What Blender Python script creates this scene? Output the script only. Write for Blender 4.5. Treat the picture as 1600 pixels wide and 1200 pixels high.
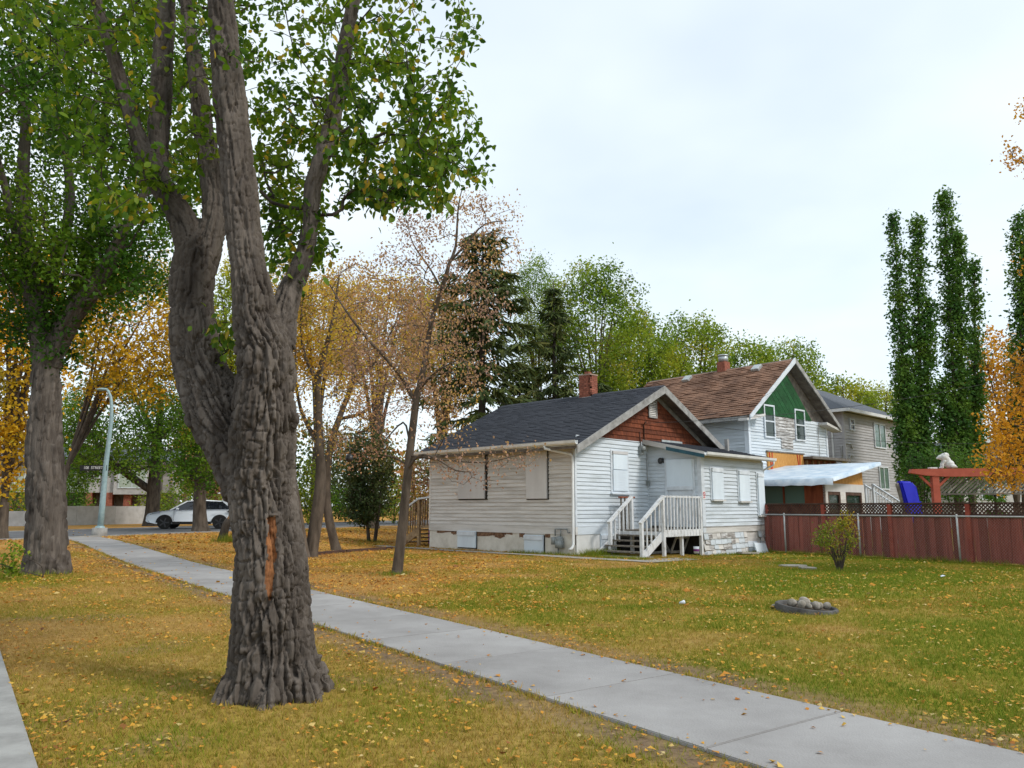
import bpy, bmesh, math, random
import numpy as np
from mathutils import Vector, Matrix
random.seed(11)
rng = np.random.default_rng(11)
for o in list(bpy.data.objects): bpy.data.objects.remove(o, do_unlink=True)
S = bpy.context.scene
COL = S.collection
R = math.radians
# ------------------------------------------------------------------ camera
CAMH = 1.4
PITCH = math.atan(193 / 1200)
cd = bpy.data.cameras.new('camera'); cam = bpy.data.objects.new('camera', cd); COL.objects.link(cam)
cam.location = (0, 0, CAMH); cam.rotation_euler = (math.pi / 2 + PITCH, 0, 0)
cd.sensor_width = 36; cd.lens = 27; cd.clip_start = 0.05; cd.clip_end = 3000
S.camera = cam
# ------------------------------------------------------------------ sky, sun, exposure
SUN_EL, SUN_AZ = R(42), R(118)          # azimuth measured clockwise from +Y (the view direction)
W = bpy.data.worlds.new('World'); S.world = W; W.use_nodes = True
nt = W.node_tree; nt.nodes.clear()
def nn(t, k, **kw):
    n = t.nodes.new(k)
    for a, b in kw.items(): setattr(n, a, b)
    return n
wo = nn(nt, 'ShaderNodeOutputWorld'); bg = nn(nt, 'ShaderNodeBackground'); bg.inputs['Strength'].default_value = 0.1
sky = nn(nt, 'ShaderNodeTexSky', sky_type='NISHITA'); sky.sun_disc = False
sky.sun_elevation = SUN_EL; sky.sun_rotation = SUN_AZ; sky.air_density = 1.0; sky.dust_density = 0.6; sky.ozone_density = 1.0
tc = nn(nt, 'ShaderNodeTexCoord'); sp = nn(nt, 'ShaderNodeSeparateXYZ'); nt.links.new(tc.outputs['Generated'], sp.inputs[0])
mx = nn(nt, 'ShaderNodeMath', operation='MAXIMUM'); nt.links.new(sp.outputs['Z'], mx.inputs[0]); mx.inputs[1].default_value = 0.0
ad = nn(nt, 'ShaderNodeMath', operation='ADD'); nt.links.new(mx.outputs[0], ad.inputs[0]); ad.inputs[1].default_value = 0.16
dx = nn(nt, 'ShaderNodeMath', operation='DIVIDE'); nt.links.new(sp.outputs['X'], dx.inputs[0]); nt.links.new(ad.outputs[0], dx.inputs[1])
dy = nn(nt, 'ShaderNodeMath', operation='DIVIDE'); nt.links.new(sp.outputs['Y'], dy.inputs[0]); nt.links.new(ad.outputs[0], dy.inputs[1])
cb = nn(nt, 'ShaderNodeCombineXYZ'); nt.links.new(dx.outputs[0], cb.inputs[0]); nt.links.new(dy.outputs[0], cb.inputs[1])
cb.inputs[2].default_value = 3.7
cn = nn(nt, 'ShaderNodeTexNoise'); cn.inputs['Scale'].default_value = 0.62; cn.inputs['Detail'].default_value = 5; cn.inputs['Roughness'].default_value = 0.5
nt.links.new(cb.outputs[0], cn.inputs['Vector'])
cr = nn(nt, 'ShaderNodeValToRGB'); nt.links.new(cn.outputs['Fac'], cr.inputs[0])
cr.color_ramp.elements[0].position = 0.36; cr.color_ramp.elements[0].color = (0.62, 0.62, 0.62, 1)
cr.color_ramp.elements[1].position = 0.58; cr.color_ramp.elements[1].color = (0.97, 0.97, 0.97, 1)
mixc = nn(nt, 'ShaderNodeMixRGB'); nt.links.new(cr.outputs[0], mixc.inputs[0]); skm = nn(nt, 'ShaderNodeVectorMath', operation='SCALE'); skm.inputs['Scale'].default_value = 1.9; nt.links.new(sky.outputs[0], skm.inputs[0]); nt.links.new(skm.outputs[0], mixc.inputs[1])
mixc.inputs[2].default_value = (8.9, 9.8, 10.3, 1)
nt.links.new(mixc.outputs[0], bg.inputs['Color']); nt.links.new(bg.outputs[0], wo.inputs[0])
sd = bpy.data.lights.new('sun', 'SUN'); sun = bpy.data.objects.new('sun', sd); COL.objects.link(sun)
sd.energy = 2.1; sd.angle = R(12); sd.color = (1.0, 0.95, 0.88)
_d = Vector((math.sin(SUN_AZ) * math.cos(SUN_EL), math.cos(SUN_AZ) * math.cos(SUN_EL), math.sin(SUN_EL)))
sun.rotation_euler = _d.to_track_quat('Z', 'Y').to_euler()
S.view_settings.view_transform = 'Standard'; S.view_settings.look = 'None'
S.view_settings.exposure = 0.20; S.view_settings.gamma = 1.0; S.view_settings.use_curve_mapping = False
S.render.engine = 'CYCLES'
S.cycles.max_bounces = 6; S.cycles.transparent_max_bounces = 8
# ------------------------------------------------------------------ survey helpers (photo measurements -> metres in the place)
_c, _s = math.cos(PITCH), math.sin(PITCH)
def P(px, py, Y):
    u = (px - 800) / 1200; v = (600 - py) / 1200
    r = np.array([u, _c - v * _s, _s + v * _c]); t = Y / r[1]
    return np.array([0, 0, CAMH]) + r * t
def pxr(hw, Y): return hw * Y / 1215.0
def ss(a, b, x):
    t = np.clip((np.asarray(x, float) - a) / (b - a), 0, 1); return t * t * (3 - 2 * t)
def gz(x, y):
    return 0.18 * ss(18, 30, y) * ss(-3.6, -9, x) - 0.12 * ss(3, 8, x) * ss(12, 22, y)
# ------------------------------------------------------------------ numpy noise
def _h(i, j, k):
    n = (i * 374761393 + j * 668265263 + k * 2147483647 + 1013904223).astype(np.int64) & 0xffffffff
    n = ((n ^ (n >> 13)) * 1274126177) & 0xffffffff
    n = (n ^ (n >> 16)) & 0xffffffff
    return n.astype(np.float64) / 4294967295.0
def vn(p):
    p = np.asarray(p, float); f = np.floor(p); w = p - f; w = w * w * (3 - 2 * w); i = f.astype(np.int64)
    x, y, z = i[..., 0], i[..., 1], i[..., 2]; r = 0
    for a in (0, 1):
        for b in (0, 1):
            for c in (0, 1):
                r = r + _h(x + a, y + b, z + c) * (w[..., 0] if a else 1 - w[..., 0]) * (w[..., 1] if b else 1 - w[..., 1]) * (w[..., 2] if c else 1 - w[..., 2])
    return r
def fbm(p, o=3):
    p = np.asarray(p, float); r = 0; a = 0.5; t = 0
    for k in range(o): r = r + a * vn(p * 2 ** k + 17.3 * k); t += a; a *= 0.5
    return r / t
# ------------------------------------------------------------------ materials
def mat(name, c1, c2=None, scale=4, rough=0.8, bump=0.0, bscale=40, stretch=(1, 1, 1), randv=0.0, spec=0.3, metal=0.0, lo=0.35, hi=0.65, detail=6):
    m = bpy.data.materials.new(name); m.use_nodes = True; t = m.node_tree; L = t.links.new
    b = t.nodes['Principled BSDF']; b.inputs['Roughness'].default_value = rough; b.inputs['Metallic'].default_value = metal
    b.inputs['Specular IOR Level'].default_value = spec
    if c2 is None: c2 = c1
    tc = nn(t, 'ShaderNodeTexCoord'); oi = nn(t, 'ShaderNodeObjectInfo')
    mp = nn(t, 'ShaderNodeMapping'); mp.inputs['Scale'].default_value = stretch; L(tc.outputs['Object'], mp.inputs[0])
    mu = nn(t, 'ShaderNodeVectorMath', operation='SCALE'); cx = nn(t, 'ShaderNodeCombineXYZ')
    for k in range(3): L(oi.outputs['Random'], cx.inputs[k])
    L(cx.outputs[0], mu.inputs[0]); mu.inputs['Scale'].default_value = 57.0
    av = nn(t, 'ShaderNodeVectorMath', operation='ADD'); L(mp.outputs[0], av.inputs[0]); L(mu.outputs[0], av.inputs[1])
    nz = nn(t, 'ShaderNodeTexNoise'); nz.inputs['Scale'].default_value = scale; nz.inputs['Detail'].default_value = detail; nz.inputs['Roughness'].default_value = 0.62; L(av.outputs[0], nz.inputs['Vector'])
    rp = nn(t, 'ShaderNodeValToRGB'); L(nz.outputs['Fac'], rp.inputs[0])
    rp.color_ramp.elements[0].position = lo; rp.color_ramp.elements[0].color = (*c1, 1)
    rp.color_ramp.elements[1].position = hi; rp.color_ramp.elements[1].color = (*c2, 1)
    src = rp.outputs[0]
    if randv:
        hs = nn(t, 'ShaderNodeHueSaturation'); mr = nn(t, 'ShaderNodeMapRange'); L(oi.outputs['Random'], mr.inputs[0])
        mr.inputs[3].default_value = 1 - randv; mr.inputs[4].default_value = 1 + randv
        L(mr.outputs[0], hs.inputs['Value']); L(src, hs.inputs['Color']); src = hs.outputs[0]
    L(src, b.inputs['Base Color'])
    if bump:
        n2 = nn(t, 'ShaderNodeTexNoise'); n2.inputs['Scale'].default_value = bscale; n2.inputs['Detail'].default_value = 4; L(av.outputs[0], n2.inputs['Vector'])
        bp = nn(t, 'ShaderNodeBump'); bp.inputs['Strength'].default_value = bump; bp.inputs['Distance'].default_value = 0.02
        L(n2.outputs['Fac'], bp.inputs['Height']); L(bp.outputs[0], b.inputs['Normal'])
    return m
def tintmat(name, cols, trans=0.35, rough=0.6, spec=0.25, objrand=False):
    """leaves and blades: a colour of its own for every leaf, read from the 'tint' attribute"""
    m = bpy.data.materials.new(name); m.use_nodes = True; t = m.node_tree; L = t.links.new
    b = t.nodes['Principled BSDF']; b.inputs['Roughness'].default_value = rough; b.inputs['Specular IOR Level'].default_value = spec
    rp = nn(t, 'ShaderNodeValToRGB')
    if objrand:
        at = nn(t, 'ShaderNodeObjectInfo'); L(at.outputs['Random'], rp.inputs[0])
    else:
        at = nn(t, 'ShaderNodeAttribute', attribute_name='tint'); L(at.outputs['Fac'], rp.inputs[0])
    e = rp.color_ramp.elements
    while len(e) < len(cols): e.new(0.5)
    for k, c in enumerate(cols): e[k].position = k / (len(cols) - 1); e[k].color = (*c, 1)
    L(rp.outputs[0], b.inputs['Base Color'])
    if trans:
        tr = nn(t, 'ShaderNodeBsdfTranslucent'); L(rp.outputs[0], tr.inputs['Color'])
        mxs = nn(t, 'ShaderNodeMixShader'); mxs.inputs[0].default_value = trans
        L(b.outputs[0], mxs.inputs[1]); L(tr.outputs[0], mxs.inputs[2]); L(mxs.outputs[0], t.nodes['Material Output'].inputs[0])
    return m
def glassmat(name, c, rough=0.05):
    m = bpy.data.materials.new(name); m.use_nodes = True; b = m.node_tree.nodes['Principled BSDF']
    b.inputs['Base Color'].default_value = (*c, 1); b.inputs['Roughness'].default_value = rough; b.inputs['Specular IOR Level'].default_value = 0.7
    return m
def attrmat(name, rough=0.95, bump=0.5):
    m = bpy.data.materials.new(name); m.use_nodes = True; t = m.node_tree; L = t.links.new
    b = t.nodes['Principled BSDF']; b.inputs['Roughness'].default_value = rough; b.inputs['Specular IOR Level'].default_value = 0.1
    at = nn(t, 'ShaderNodeAttribute', attribute_name='soil'); tc = nn(t, 'ShaderNodeTexCoord')
    nz = nn(t, 'ShaderNodeTexNoise'); nz.inputs['Scale'].default_value = 9; nz.inputs['Detail'].default_value = 8; nz.inputs['Roughness'].default_value = 0.75; L(tc.outputs['Object'], nz.inputs['Vector'])
    mr = nn(t, 'ShaderNodeMapRange'); L(nz.outputs['Fac'], mr.inputs[0]); mr.inputs[1].default_value = 0.3; mr.inputs[2].default_value = 0.7; mr.inputs[3].default_value = 0.55; mr.inputs[4].default_value = 1.4
    hs = nn(t, 'ShaderNodeHueSaturation'); L(mr.outputs[0], hs.inputs['Value']); L(at.outputs['Color'], hs.inputs['Color']); L(hs.outputs[0], b.inputs['Base Color'])
    n2 = nn(t, 'ShaderNodeTexNoise'); n2.inputs['Scale'].default_value = 30; n2.inputs['Detail'].default_value = 6; L(tc.outputs['Object'], n2.inputs['Vector'])
    bp = nn(t, 'ShaderNodeBump'); bp.inputs['Strength'].default_value = bump; bp.inputs['Distance'].default_value = 0.04; L(n2.outputs['Fac'], bp.inputs['Height']); L(bp.outputs[0], b.inputs['Normal'])
    return m
# ------------------------------------------------------------------ mesh helpers
class MB:
    def __init__(s): s.v = []; s.f = []
    def add(s, vs, fs):
        n = len(s.v); s.v += [tuple(map(float, v)) for v in vs]; s.f += [tuple(i + n for i in f) for f in fs]; return s
    def box(s, x0, x1, y0, y1, z0, z1):
        return s.add([(x0, y0, z0), (x1, y0, z0), (x1, y1, z0), (x0, y1, z0), (x0, y0, z1), (x1, y0, z1), (x1, y1, z1), (x0, y1, z1)],
                     [(3, 2, 1, 0), (4, 5, 6, 7), (0, 1, 5, 4), (1, 2, 6, 5), (2, 3, 7, 6), (3, 0, 4, 7)])
    def beam(s, p, q, w, h, up=(0, 0, 1)):
        p = Vector(p); q = Vector(q); d = (q - p).normalized(); u = Vector(up); sd = d.cross(u)
        if sd.length < 1e-4: sd = d.cross(Vector((1, 0, 0)))
        sd.normalize(); u = sd.cross(d).normalized(); a = sd * w / 2; b = u * h / 2
        return s.add([p - a - b, p + a - b, p + a + b, p - a + b, q - a - b, q + a - b, q + a + b, q - a + b],
                     [(3, 2, 1, 0), (4, 5, 6, 7), (0, 1, 5, 4), (1, 2, 6, 5), (2, 3, 7, 6), (3, 0, 4, 7)])
    def ext(s, poly, vec):
        n = len(poly); vec = Vector(vec); a = [Vector(p) for p in poly]; b = [p + vec for p in a]
        return s.add(a + b, [tuple(range(n))[::-1], tuple(range(n, 2 * n))] + [(i, (i + 1) % n, n + (i + 1) % n, n + i) for i in range(n)])
    def tube(s, pts, rad, n=8, cap=True):
        pts = [Vector(p) for p in pts]
        if not hasattr(rad, '__len__'): rad = [rad] * len(pts)
        rings = []; ref = None
        for i, p in enumerate(pts):
            d = (pts[min(i + 1, len(pts) - 1)] - pts[max(i - 1, 0)]).normalized()
            if ref is None:
                ref = Vector((1, 0, 0)) if abs(d.x) < 0.8 else Vector((0, 1, 0))
            u = (ref - d * ref.dot(d)).normalized(); ref = u; w = d.cross(u)
            rings.append([p + (u * math.cos(2 * math.pi * k / n) + w * math.sin(2 * math.pi * k / n)) * rad[i] for k in range(n)])
        vs = [v for r in rings for v in r]; fs = []
        for i in range(len(pts) - 1):
            for k in range(n): fs.append((i * n + k, i * n + (k + 1) % n, (i + 1) * n + (k + 1) % n, (i + 1) * n + k))
        if cap: fs.append(tuple(range(n))[::-1]); fs.append(tuple(range(len(vs) - n, len(vs))))
        return s.add(vs, fs)
    def ball(s, c, r, n=8, m=6, sc=(1, 1, 1)):
        c = Vector(c); vs = [c + Vector((0, 0, r * sc[2]))]; fs = []
        for i in range(1, m):
            a = math.pi * i / m
            for k in range(n):
                b = 2 * math.pi * k / n; vs.append(c + Vector((r * sc[0] * math.sin(a) * math.cos(b), r * sc[1] * math.sin(a) * math.sin(b), r * sc[2] * math.cos(a))))
        vs.append(c - Vector((0, 0, r * sc[2]))); e = len(vs) - 1
        for k in range(n): fs.append((0, 1 + k, 1 + (k + 1) % n)); fs.append((e, e - n + (k + 1) % n, e - n + k))
        for i in range(m - 2):
            for k in range(n): a = 1 + i * n + k; b = 1 + i * n + (k + 1) % n; fs.append((a, a + n, b + n, b))
        return s.add(vs, fs)
    def mesh(s, name):
        me = bpy.data.meshes.new(name); me.from_pydata(s.v, [], s.f); me.update(); return me
    def build(s, name, m, parent=None, smooth=False, bevel=0, **props):
        me = s.mesh(name)
        if bevel:
            bm = bmesh.new(); bm.from_mesh(me); bmesh.ops.recalc_face_normals(bm, faces=bm.faces)
            bmesh.ops.bevel(bm, geom=[e for e in bm.edges if e.calc_face_angle(0) > 0.5], offset=bevel, segments=2, affect='EDGES', clamp_overlap=True); bm.to_mesh(me); bm.free()
        return link(name, me, m, parent, smooth, **props)
def link(name, me, m, parent=None, smooth=False, **props):
    o = bpy.data.objects.new(name, me); COL.objects.link(o)
    if m is not None:
        if len(me.materials) == 0: me.materials.append(m)
    if smooth and me.polygons: me.polygons.foreach_set('use_smooth', np.ones(len(me.polygons), bool))
    if parent is not None: o.parent = parent
    for k, v in props.items(): o[k] = v
    return o
def inst(src, name, parent, loc=(0, 0, 0), rot=(0, 0, 0), scale=(1, 1, 1), m=None):
    o = bpy.data.objects.new(name, src if isinstance(src, bpy.types.Mesh) else src.data); COL.objects.link(o)
    o.parent = parent; o.location = loc; o.rotation_euler = rot; o.scale = scale
    return o
def thing(name, label, cat, loc=(0, 0, 0), rz=0, group=None):
    o = bpy.data.objects.new(name, None); COL.objects.link(o); o.empty_display_size = 0.2
    o.location = loc; o.rotation_euler = (0, 0, rz); o['label'] = label; o['category'] = cat
    if group: o['group'] = group
    return o
def tag(o, label, cat, group=None):
    o['label'] = label; o['category'] = cat
    if group: o['group'] = group
    return o
def npmesh(name, v, f, tint=None, smooth=False):
    """v (N,3), f (M,k) with equal k"""
    me = bpy.data.meshes.new(name); v = np.ascontiguousarray(v, np.float32); f = np.ascontiguousarray(f, np.int32); k = f.shape[1]
    me.vertices.add(len(v)); me.vertices.foreach_set('co', v.ravel()); me.loops.add(f.size); me.loops.foreach_set('vertex_index', f.ravel())
    me.polygons.add(len(f)); me.polygons.foreach_set('loop_start', np.arange(0, f.size, k, dtype=np.int32)); me.polygons.foreach_set('loop_total', np.full(len(f), k, np.int32))
    if smooth: me.polygons.foreach_set('use_smooth', np.ones(len(f), bool))
    me.update(calc_edges=True)
    if tint is not None:
        a = me.attributes.new('tint', 'FLOAT', 'POINT'); a.data.foreach_set('value', np.ascontiguousarray(tint, np.float32))
    return me
M = {}
M['white'] = mat('weathered_white_paint', (0.42, 0.46, 0.48), (0.58, 0.635, 0.69), 2.2, 0.75, 0.25, 60, (0.35, 0.35, 3), 0.05, lo=0.28, hi=0.55)
M['white_old'] = mat('grimy_white_paint', (0.41, 0.39, 0.365), (0.63, 0.615, 0.595), 1.6, 0.8, 0.25, 60, (0.35, 0.35, 2.5), 0.06, lo=0.3, hi=0.56)
M['trim'] = mat('white_trim_paint', (0.52, 0.56, 0.60), (0.67, 0.72, 0.78), 3, 0.6, 0.1, 50, (1, 1, 1), 0.04)
M['ply'] = mat('white_painted_plywood', (0.58, 0.65, 0.72), (0.68, 0.76, 0.83), 1.5, 0.6, 0.08, 30, (1, 1, 0.3), 0.05)
M['ply_old'] = mat('grey_white_plywood', (0.50, 0.49, 0.49), (0.62, 0.61, 0.61), 1.3, 0.7, 0.1, 30, (1, 1, 0.3), 0.04)
M['gutter'] = mat('white_aluminium', (0.60, 0.61, 0.61), (0.74, 0.75, 0.75), 2, 0.4, 0, spec=0.5)
M['barge'] = mat('weathered_grey_wood', (0.16, 0.155, 0.15), (0.40, 0.40, 0.395), 3, 0.85, 0.4, 30, (1, 1, 1), 0.05, lo=0.3, hi=0.7)
M['soffit'] = mat('dark_soffit_boards', (0.10, 0.085, 0.075), (0.20, 0.18, 0.16), 4, 0.9, 0.3, 40)
M['eave'] = mat('tan_soffit_boards', (0.42, 0.32, 0.18), (0.55, 0.45, 0.28), 2, 0.9, 0.2, 30)
M['redshake'] = mat('red_stained_shakes', (0.075, 0.020, 0.009), (0.19, 0.052, 0.022), 5, 0.85, 0.4, 40, (2, 2, 0.5), 0.25)
M['found'] = mat('parged_concrete', (0.46, 0.43, 0.37), (0.66, 0.63, 0.57), 1.8, 0.9, 0.3, 25, lo=0.3, hi=0.6)
M['found_white'] = mat('white_parging', (0.55, 0.55, 0.53), (0.70, 0.70, 0.69), 1.8, 0.9, 0.3, 25)
M['crumble'] = mat('crumbling_brown_parging', (0.08, 0.04, 0.025), (0.26, 0.15, 0.09), 12, 0.95, 0.6, 40)
M['shingle'] = mat('charcoal_asphalt_shingle', (0.016, 0.019, 0.027), (0.062, 0.068, 0.085), 55, 0.85, 0.5, 120, (1, 1, 1), 0.0, lo=0.25, hi=0.75, detail=6)
M['brownshingle'] = mat('brown_asphalt_shingle', (0.11, 0.060, 0.042), (0.36, 0.205, 0.135), 1.1, 0.9, 0.4, 90, (1, 1, 1), 0.0, lo=0.3, hi=0.75, detail=10)
M['slateroof'] = mat('grey_blue_asphalt_shingle', (0.06, 0.07, 0.085), (0.12, 0.13, 0.15), 30, 0.85, 0.3, 90)
M['brick'] = mat('red_chimney_brick', (0.19, 0.062, 0.040), (0.36, 0.13, 0.085), 9, 0.9, 0.4, 60, (1, 1, 1), 0.2)
M['mortar'] = mat('mortar', (0.26, 0.17, 0.13), (0.38, 0.28, 0.22), 20, 0.95)
M['tin'] = mat('galvanised_tin', (0.36, 0.40, 0.41), (0.52, 0.55, 0.56), 6, 0.4, 0, metal=0.5)
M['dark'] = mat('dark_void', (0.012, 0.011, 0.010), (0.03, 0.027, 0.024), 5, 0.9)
M['metalgrey'] = mat('grey_painted_metal', (0.16, 0.18, 0.18), (0.28, 0.30, 0.30), 10, 0.5, 0, spec=0.5)
M['black'] = mat('black_metal', (0.012, 0.012, 0.013), (0.03, 0.03, 0.032), 8, 0.4, 0, spec=0.5)
M['deckgrey'] = mat('bare_grey_deck_wood', (0.10, 0.085, 0.07), (0.26, 0.23, 0.19), 5, 0.9, 0.4, 40, (0.6, 3, 3), 0.15)
M['deckwhite'] = mat('chipped_white_deck_paint', (0.42, 0.41, 0.39), (0.70, 0.71, 0.72), 7, 0.8, 0.2, 40, (1, 1, 0.6), 0.05, lo=0.3, hi=0.5)
M['stepwood'] = mat('brown_step_wood', (0.15, 0.095, 0.05), (0.34, 0.24, 0.14), 4, 0.85, 0.3, 40, (1, 1, 1), 0.2)
M['purple'] = mat('purple_paint', (0.16, 0.03, 0.16), (0.24, 0.05, 0.22), 4, 0.6)
M['pink'] = mat('pink_paint', (0.55, 0.16, 0.18), (0.60, 0.22, 0.22), 4, 0.6)
M['teal'] = mat('dark_teal_paint', (0.02, 0.07, 0.10), (0.04, 0.11, 0.14), 4, 0.6)
M['green'] = mat('green_gable_shakes', (0.006, 0.050, 0.014), (0.014, 0.090, 0.028), 3, 0.7, 0.2, 30, (1, 1, 1), 0.15)
M['greysiding'] = mat('grey_vinyl_siding', (0.36, 0.355, 0.365), (0.43, 0.425, 0.435), 2, 0.6, 0, randv=0.03)
M['peel'] = mat('peeling_paint_board', (0.20, 0.18, 0.165), (0.60, 0.60, 0.60), 6, 0.85, 0.3, 40, (0.4, 0.4, 3), 0.1, lo=0.4, hi=0.6)
M['glass'] = glassmat('dark_window_glass', (0.02, 0.035, 0.03))
M['curtain'] = mat('pale_curtain', (0.30, 0.36, 0.30), (0.42, 0.47, 0.40), 5, 0.9, 0, stretch=(9, 9, 0.2))
M['glassgreen'] = glassmat('green_window_glass', (0.10, 0.17, 0.14))
M['osb'] = mat('orange_osb_sheathing', (0.42, 0.19, 0.045), (0.62, 0.33, 0.10), 9, 0.8, 0.2, 60, (4, 4, 0.6), 0.1)
M['redpaint'] = mat('red_spray_paint', (0.45, 0.03, 0.015), (0.55, 0.05, 0.03), 6, 0.7)
M['rawwood'] = mat('raw_framing_wood', (0.20, 0.11, 0.05), (0.40, 0.25, 0.13), 5, 0.85, 0.2, 40, (1, 1, 1), 0.2)
M['redbrown'] = mat('red_brown_stained_plywood', (0.12, 0.028, 0.012), (0.24, 0.065, 0.025), 3, 0.8, 0.2, 40, (2, 2, 0.4), 0.1)
M['tarp'] = mat('pale_blue_tarp', (0.38, 0.50, 0.62), (0.66, 0.72, 0.78), 2.0, 0.5, 0.35, 6, (1, 1, 1))
M['fence'] = mat('red_stained_fence_board', (0.165, 0.040, 0.030), (0.32, 0.096, 0.070), 4, 0.85, 0.3, 30, (5, 5, 0.5), 0.38)
M['fencedark'] = mat('dark_stained_rail', (0.045, 0.024, 0.018), (0.10, 0.055, 0.04), 4, 0.85, 0.2, 30)
M['fencepost'] = mat('bright_red_fence_post', (0.24, 0.045, 0.03), (0.33, 0.075, 0.045), 4, 0.8, 0.2, 30)
M['galv'] = mat('galvanised_fence_steel', (0.34, 0.35, 0.35), (0.48, 0.49, 0.49), 14, 0.45, 0, metal=0.3)
M['wire'] = mat('chain_link_wire', (0.24, 0.22, 0.21), (0.34, 0.32, 0.31), 14, 0.5, 0, metal=0.3)
M['pergola'] = mat('salmon_red_pergola_paint', (0.34, 0.075, 0.045), (0.43, 0.105, 0.065), 4, 0.75, 0.1, 30)
M['slat'] = mat('silvered_slat_wood', (0.13, 0.12, 0.10), (0.32, 0.30, 0.26), 5, 0.85, 0.2, 30, (1, 1, 1), 0.5)
M['statue'] = mat('white_cast_stone', (0.50, 0.50, 0.49), (0.72, 0.72, 0.71), 14, 0.85, 0.3, 40)
M['blue'] = mat('royal_blue_plastic', (0.010, 0.014, 0.42), (0.014, 0.02, 0.50), 3, 0.45, 0)
M['concrete'] = mat('sidewalk_concrete', (0.24, 0.23, 0.225), (0.335, 0.325, 0.32), 0.9, 0.9, 0.25, 70, (1, 1, 1), 0.06, detail=10)
M['kerb'] = mat('kerb_concrete', (0.22, 0.215, 0.205), (0.34, 0.335, 0.32), 3, 0.9, 0.2, 60)
M['asphalt'] = mat('grey_asphalt', (0.085, 0.087, 0.095), (0.14, 0.142, 0.15), 1.2, 0.9, 0.3, 80, detail=10)
M['patio'] = mat('old_concrete_path', (0.24, 0.22, 0.19), (0.38, 0.36, 0.32), 2.5, 0.95, 0.3, 40)
M['earth'] = mat('dark_earth', (0.05, 0.036, 0.024), (0.12, 0.085, 0.055), 4, 0.95, 0.4, 30)
M['stone'] = mat('river_stone', (0.16, 0.14, 0.11), (0.34, 0.31, 0.27), 12, 0.8, 0.2, 40, (1, 1, 1), 0.2)
M['ring'] = mat('fire_ring_concrete', (0.045, 0.042, 0.04), (0.12, 0.115, 0.11), 6, 0.9, 0.4, 50)
M['lamp'] = mat('teal_grey_galvanised_pole', (0.22, 0.33, 0.36), (0.30, 0.42, 0.45), 6, 0.5, 0, spec=0.4)
M['carwhite'] = mat('white_car_paint', (0.82, 0.87, 0.93), None, 4, 0.25, 0, spec=0.6)
M['carred'] = mat('red_car_paint', (0.42, 0.03, 0.05), None, 4, 0.25, 0, spec=0.6)
M['tyre'] = mat('black_rubber', (0.012, 0.012, 0.012), (0.02, 0.02, 0.02), 5, 0.8)
M['rim'] = mat('dark_alloy', (0.06, 0.06, 0.065), None, 5, 0.35, 0, metal=0.6)
M['carglass'] = glassmat('tinted_car_glass', (0.012, 0.014, 0.02))
M['lens'] = glassmat('headlight_lens', (0.18, 0.22, 0.26), 0.1)
M['stucco'] = mat('grey_townhouse_stucco', (0.36, 0.35, 0.34), (0.46, 0.45, 0.44), 3, 0.9, 0.1, 40)
M['fieldwall'] = mat('pale_grey_garden_wall', (0.40, 0.40, 0.40), (0.54, 0.54, 0.55), 2, 0.9, 0.1, 30, lo=0.3, hi=0.6)
M['signblack'] = mat('black_sign_face', (0.02, 0.02, 0.02), None, 4, 0.5)
M['signwhite'] = mat('white_sign_lettering', (0.75, 0.75, 0.75), None, 4, 0.5)
M['signred'] = mat('red_sign_ink', (0.50, 0.04, 0.07), None, 4, 0.5)
M['bark_elm'] = mat('grey_elm_bark', (0.042, 0.033, 0.027), (0.150, 0.126, 0.107), 6, 0.95, 1.0, 34, (1, 1, 0.16), detail=10, lo=0.32, hi=0.68)
M['bark_dark'] = mat('dark_bark', (0.030, 0.024, 0.020), (0.085, 0.070, 0.056), 6, 0.95, 0.5, 40, (1, 1, 0.3))
M['bark_mid'] = mat('brown_grey_bark', (0.052, 0.040, 0.030), (0.125, 0.098, 0.075), 6, 0.95, 0.4, 40, (1, 1, 0.3))
M['wood_raw'] = mat('exposed_orange_wood', (0.085, 0.035, 0.018), (0.34, 0.145, 0.055), 9, 0.85, 0.5, 60, (2, 2, 0.25), lo=0.38, hi=0.66)
M['wirecable'] = mat('black_cable', (0.02, 0.02, 0.02), None, 4, 0.6)
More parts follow.
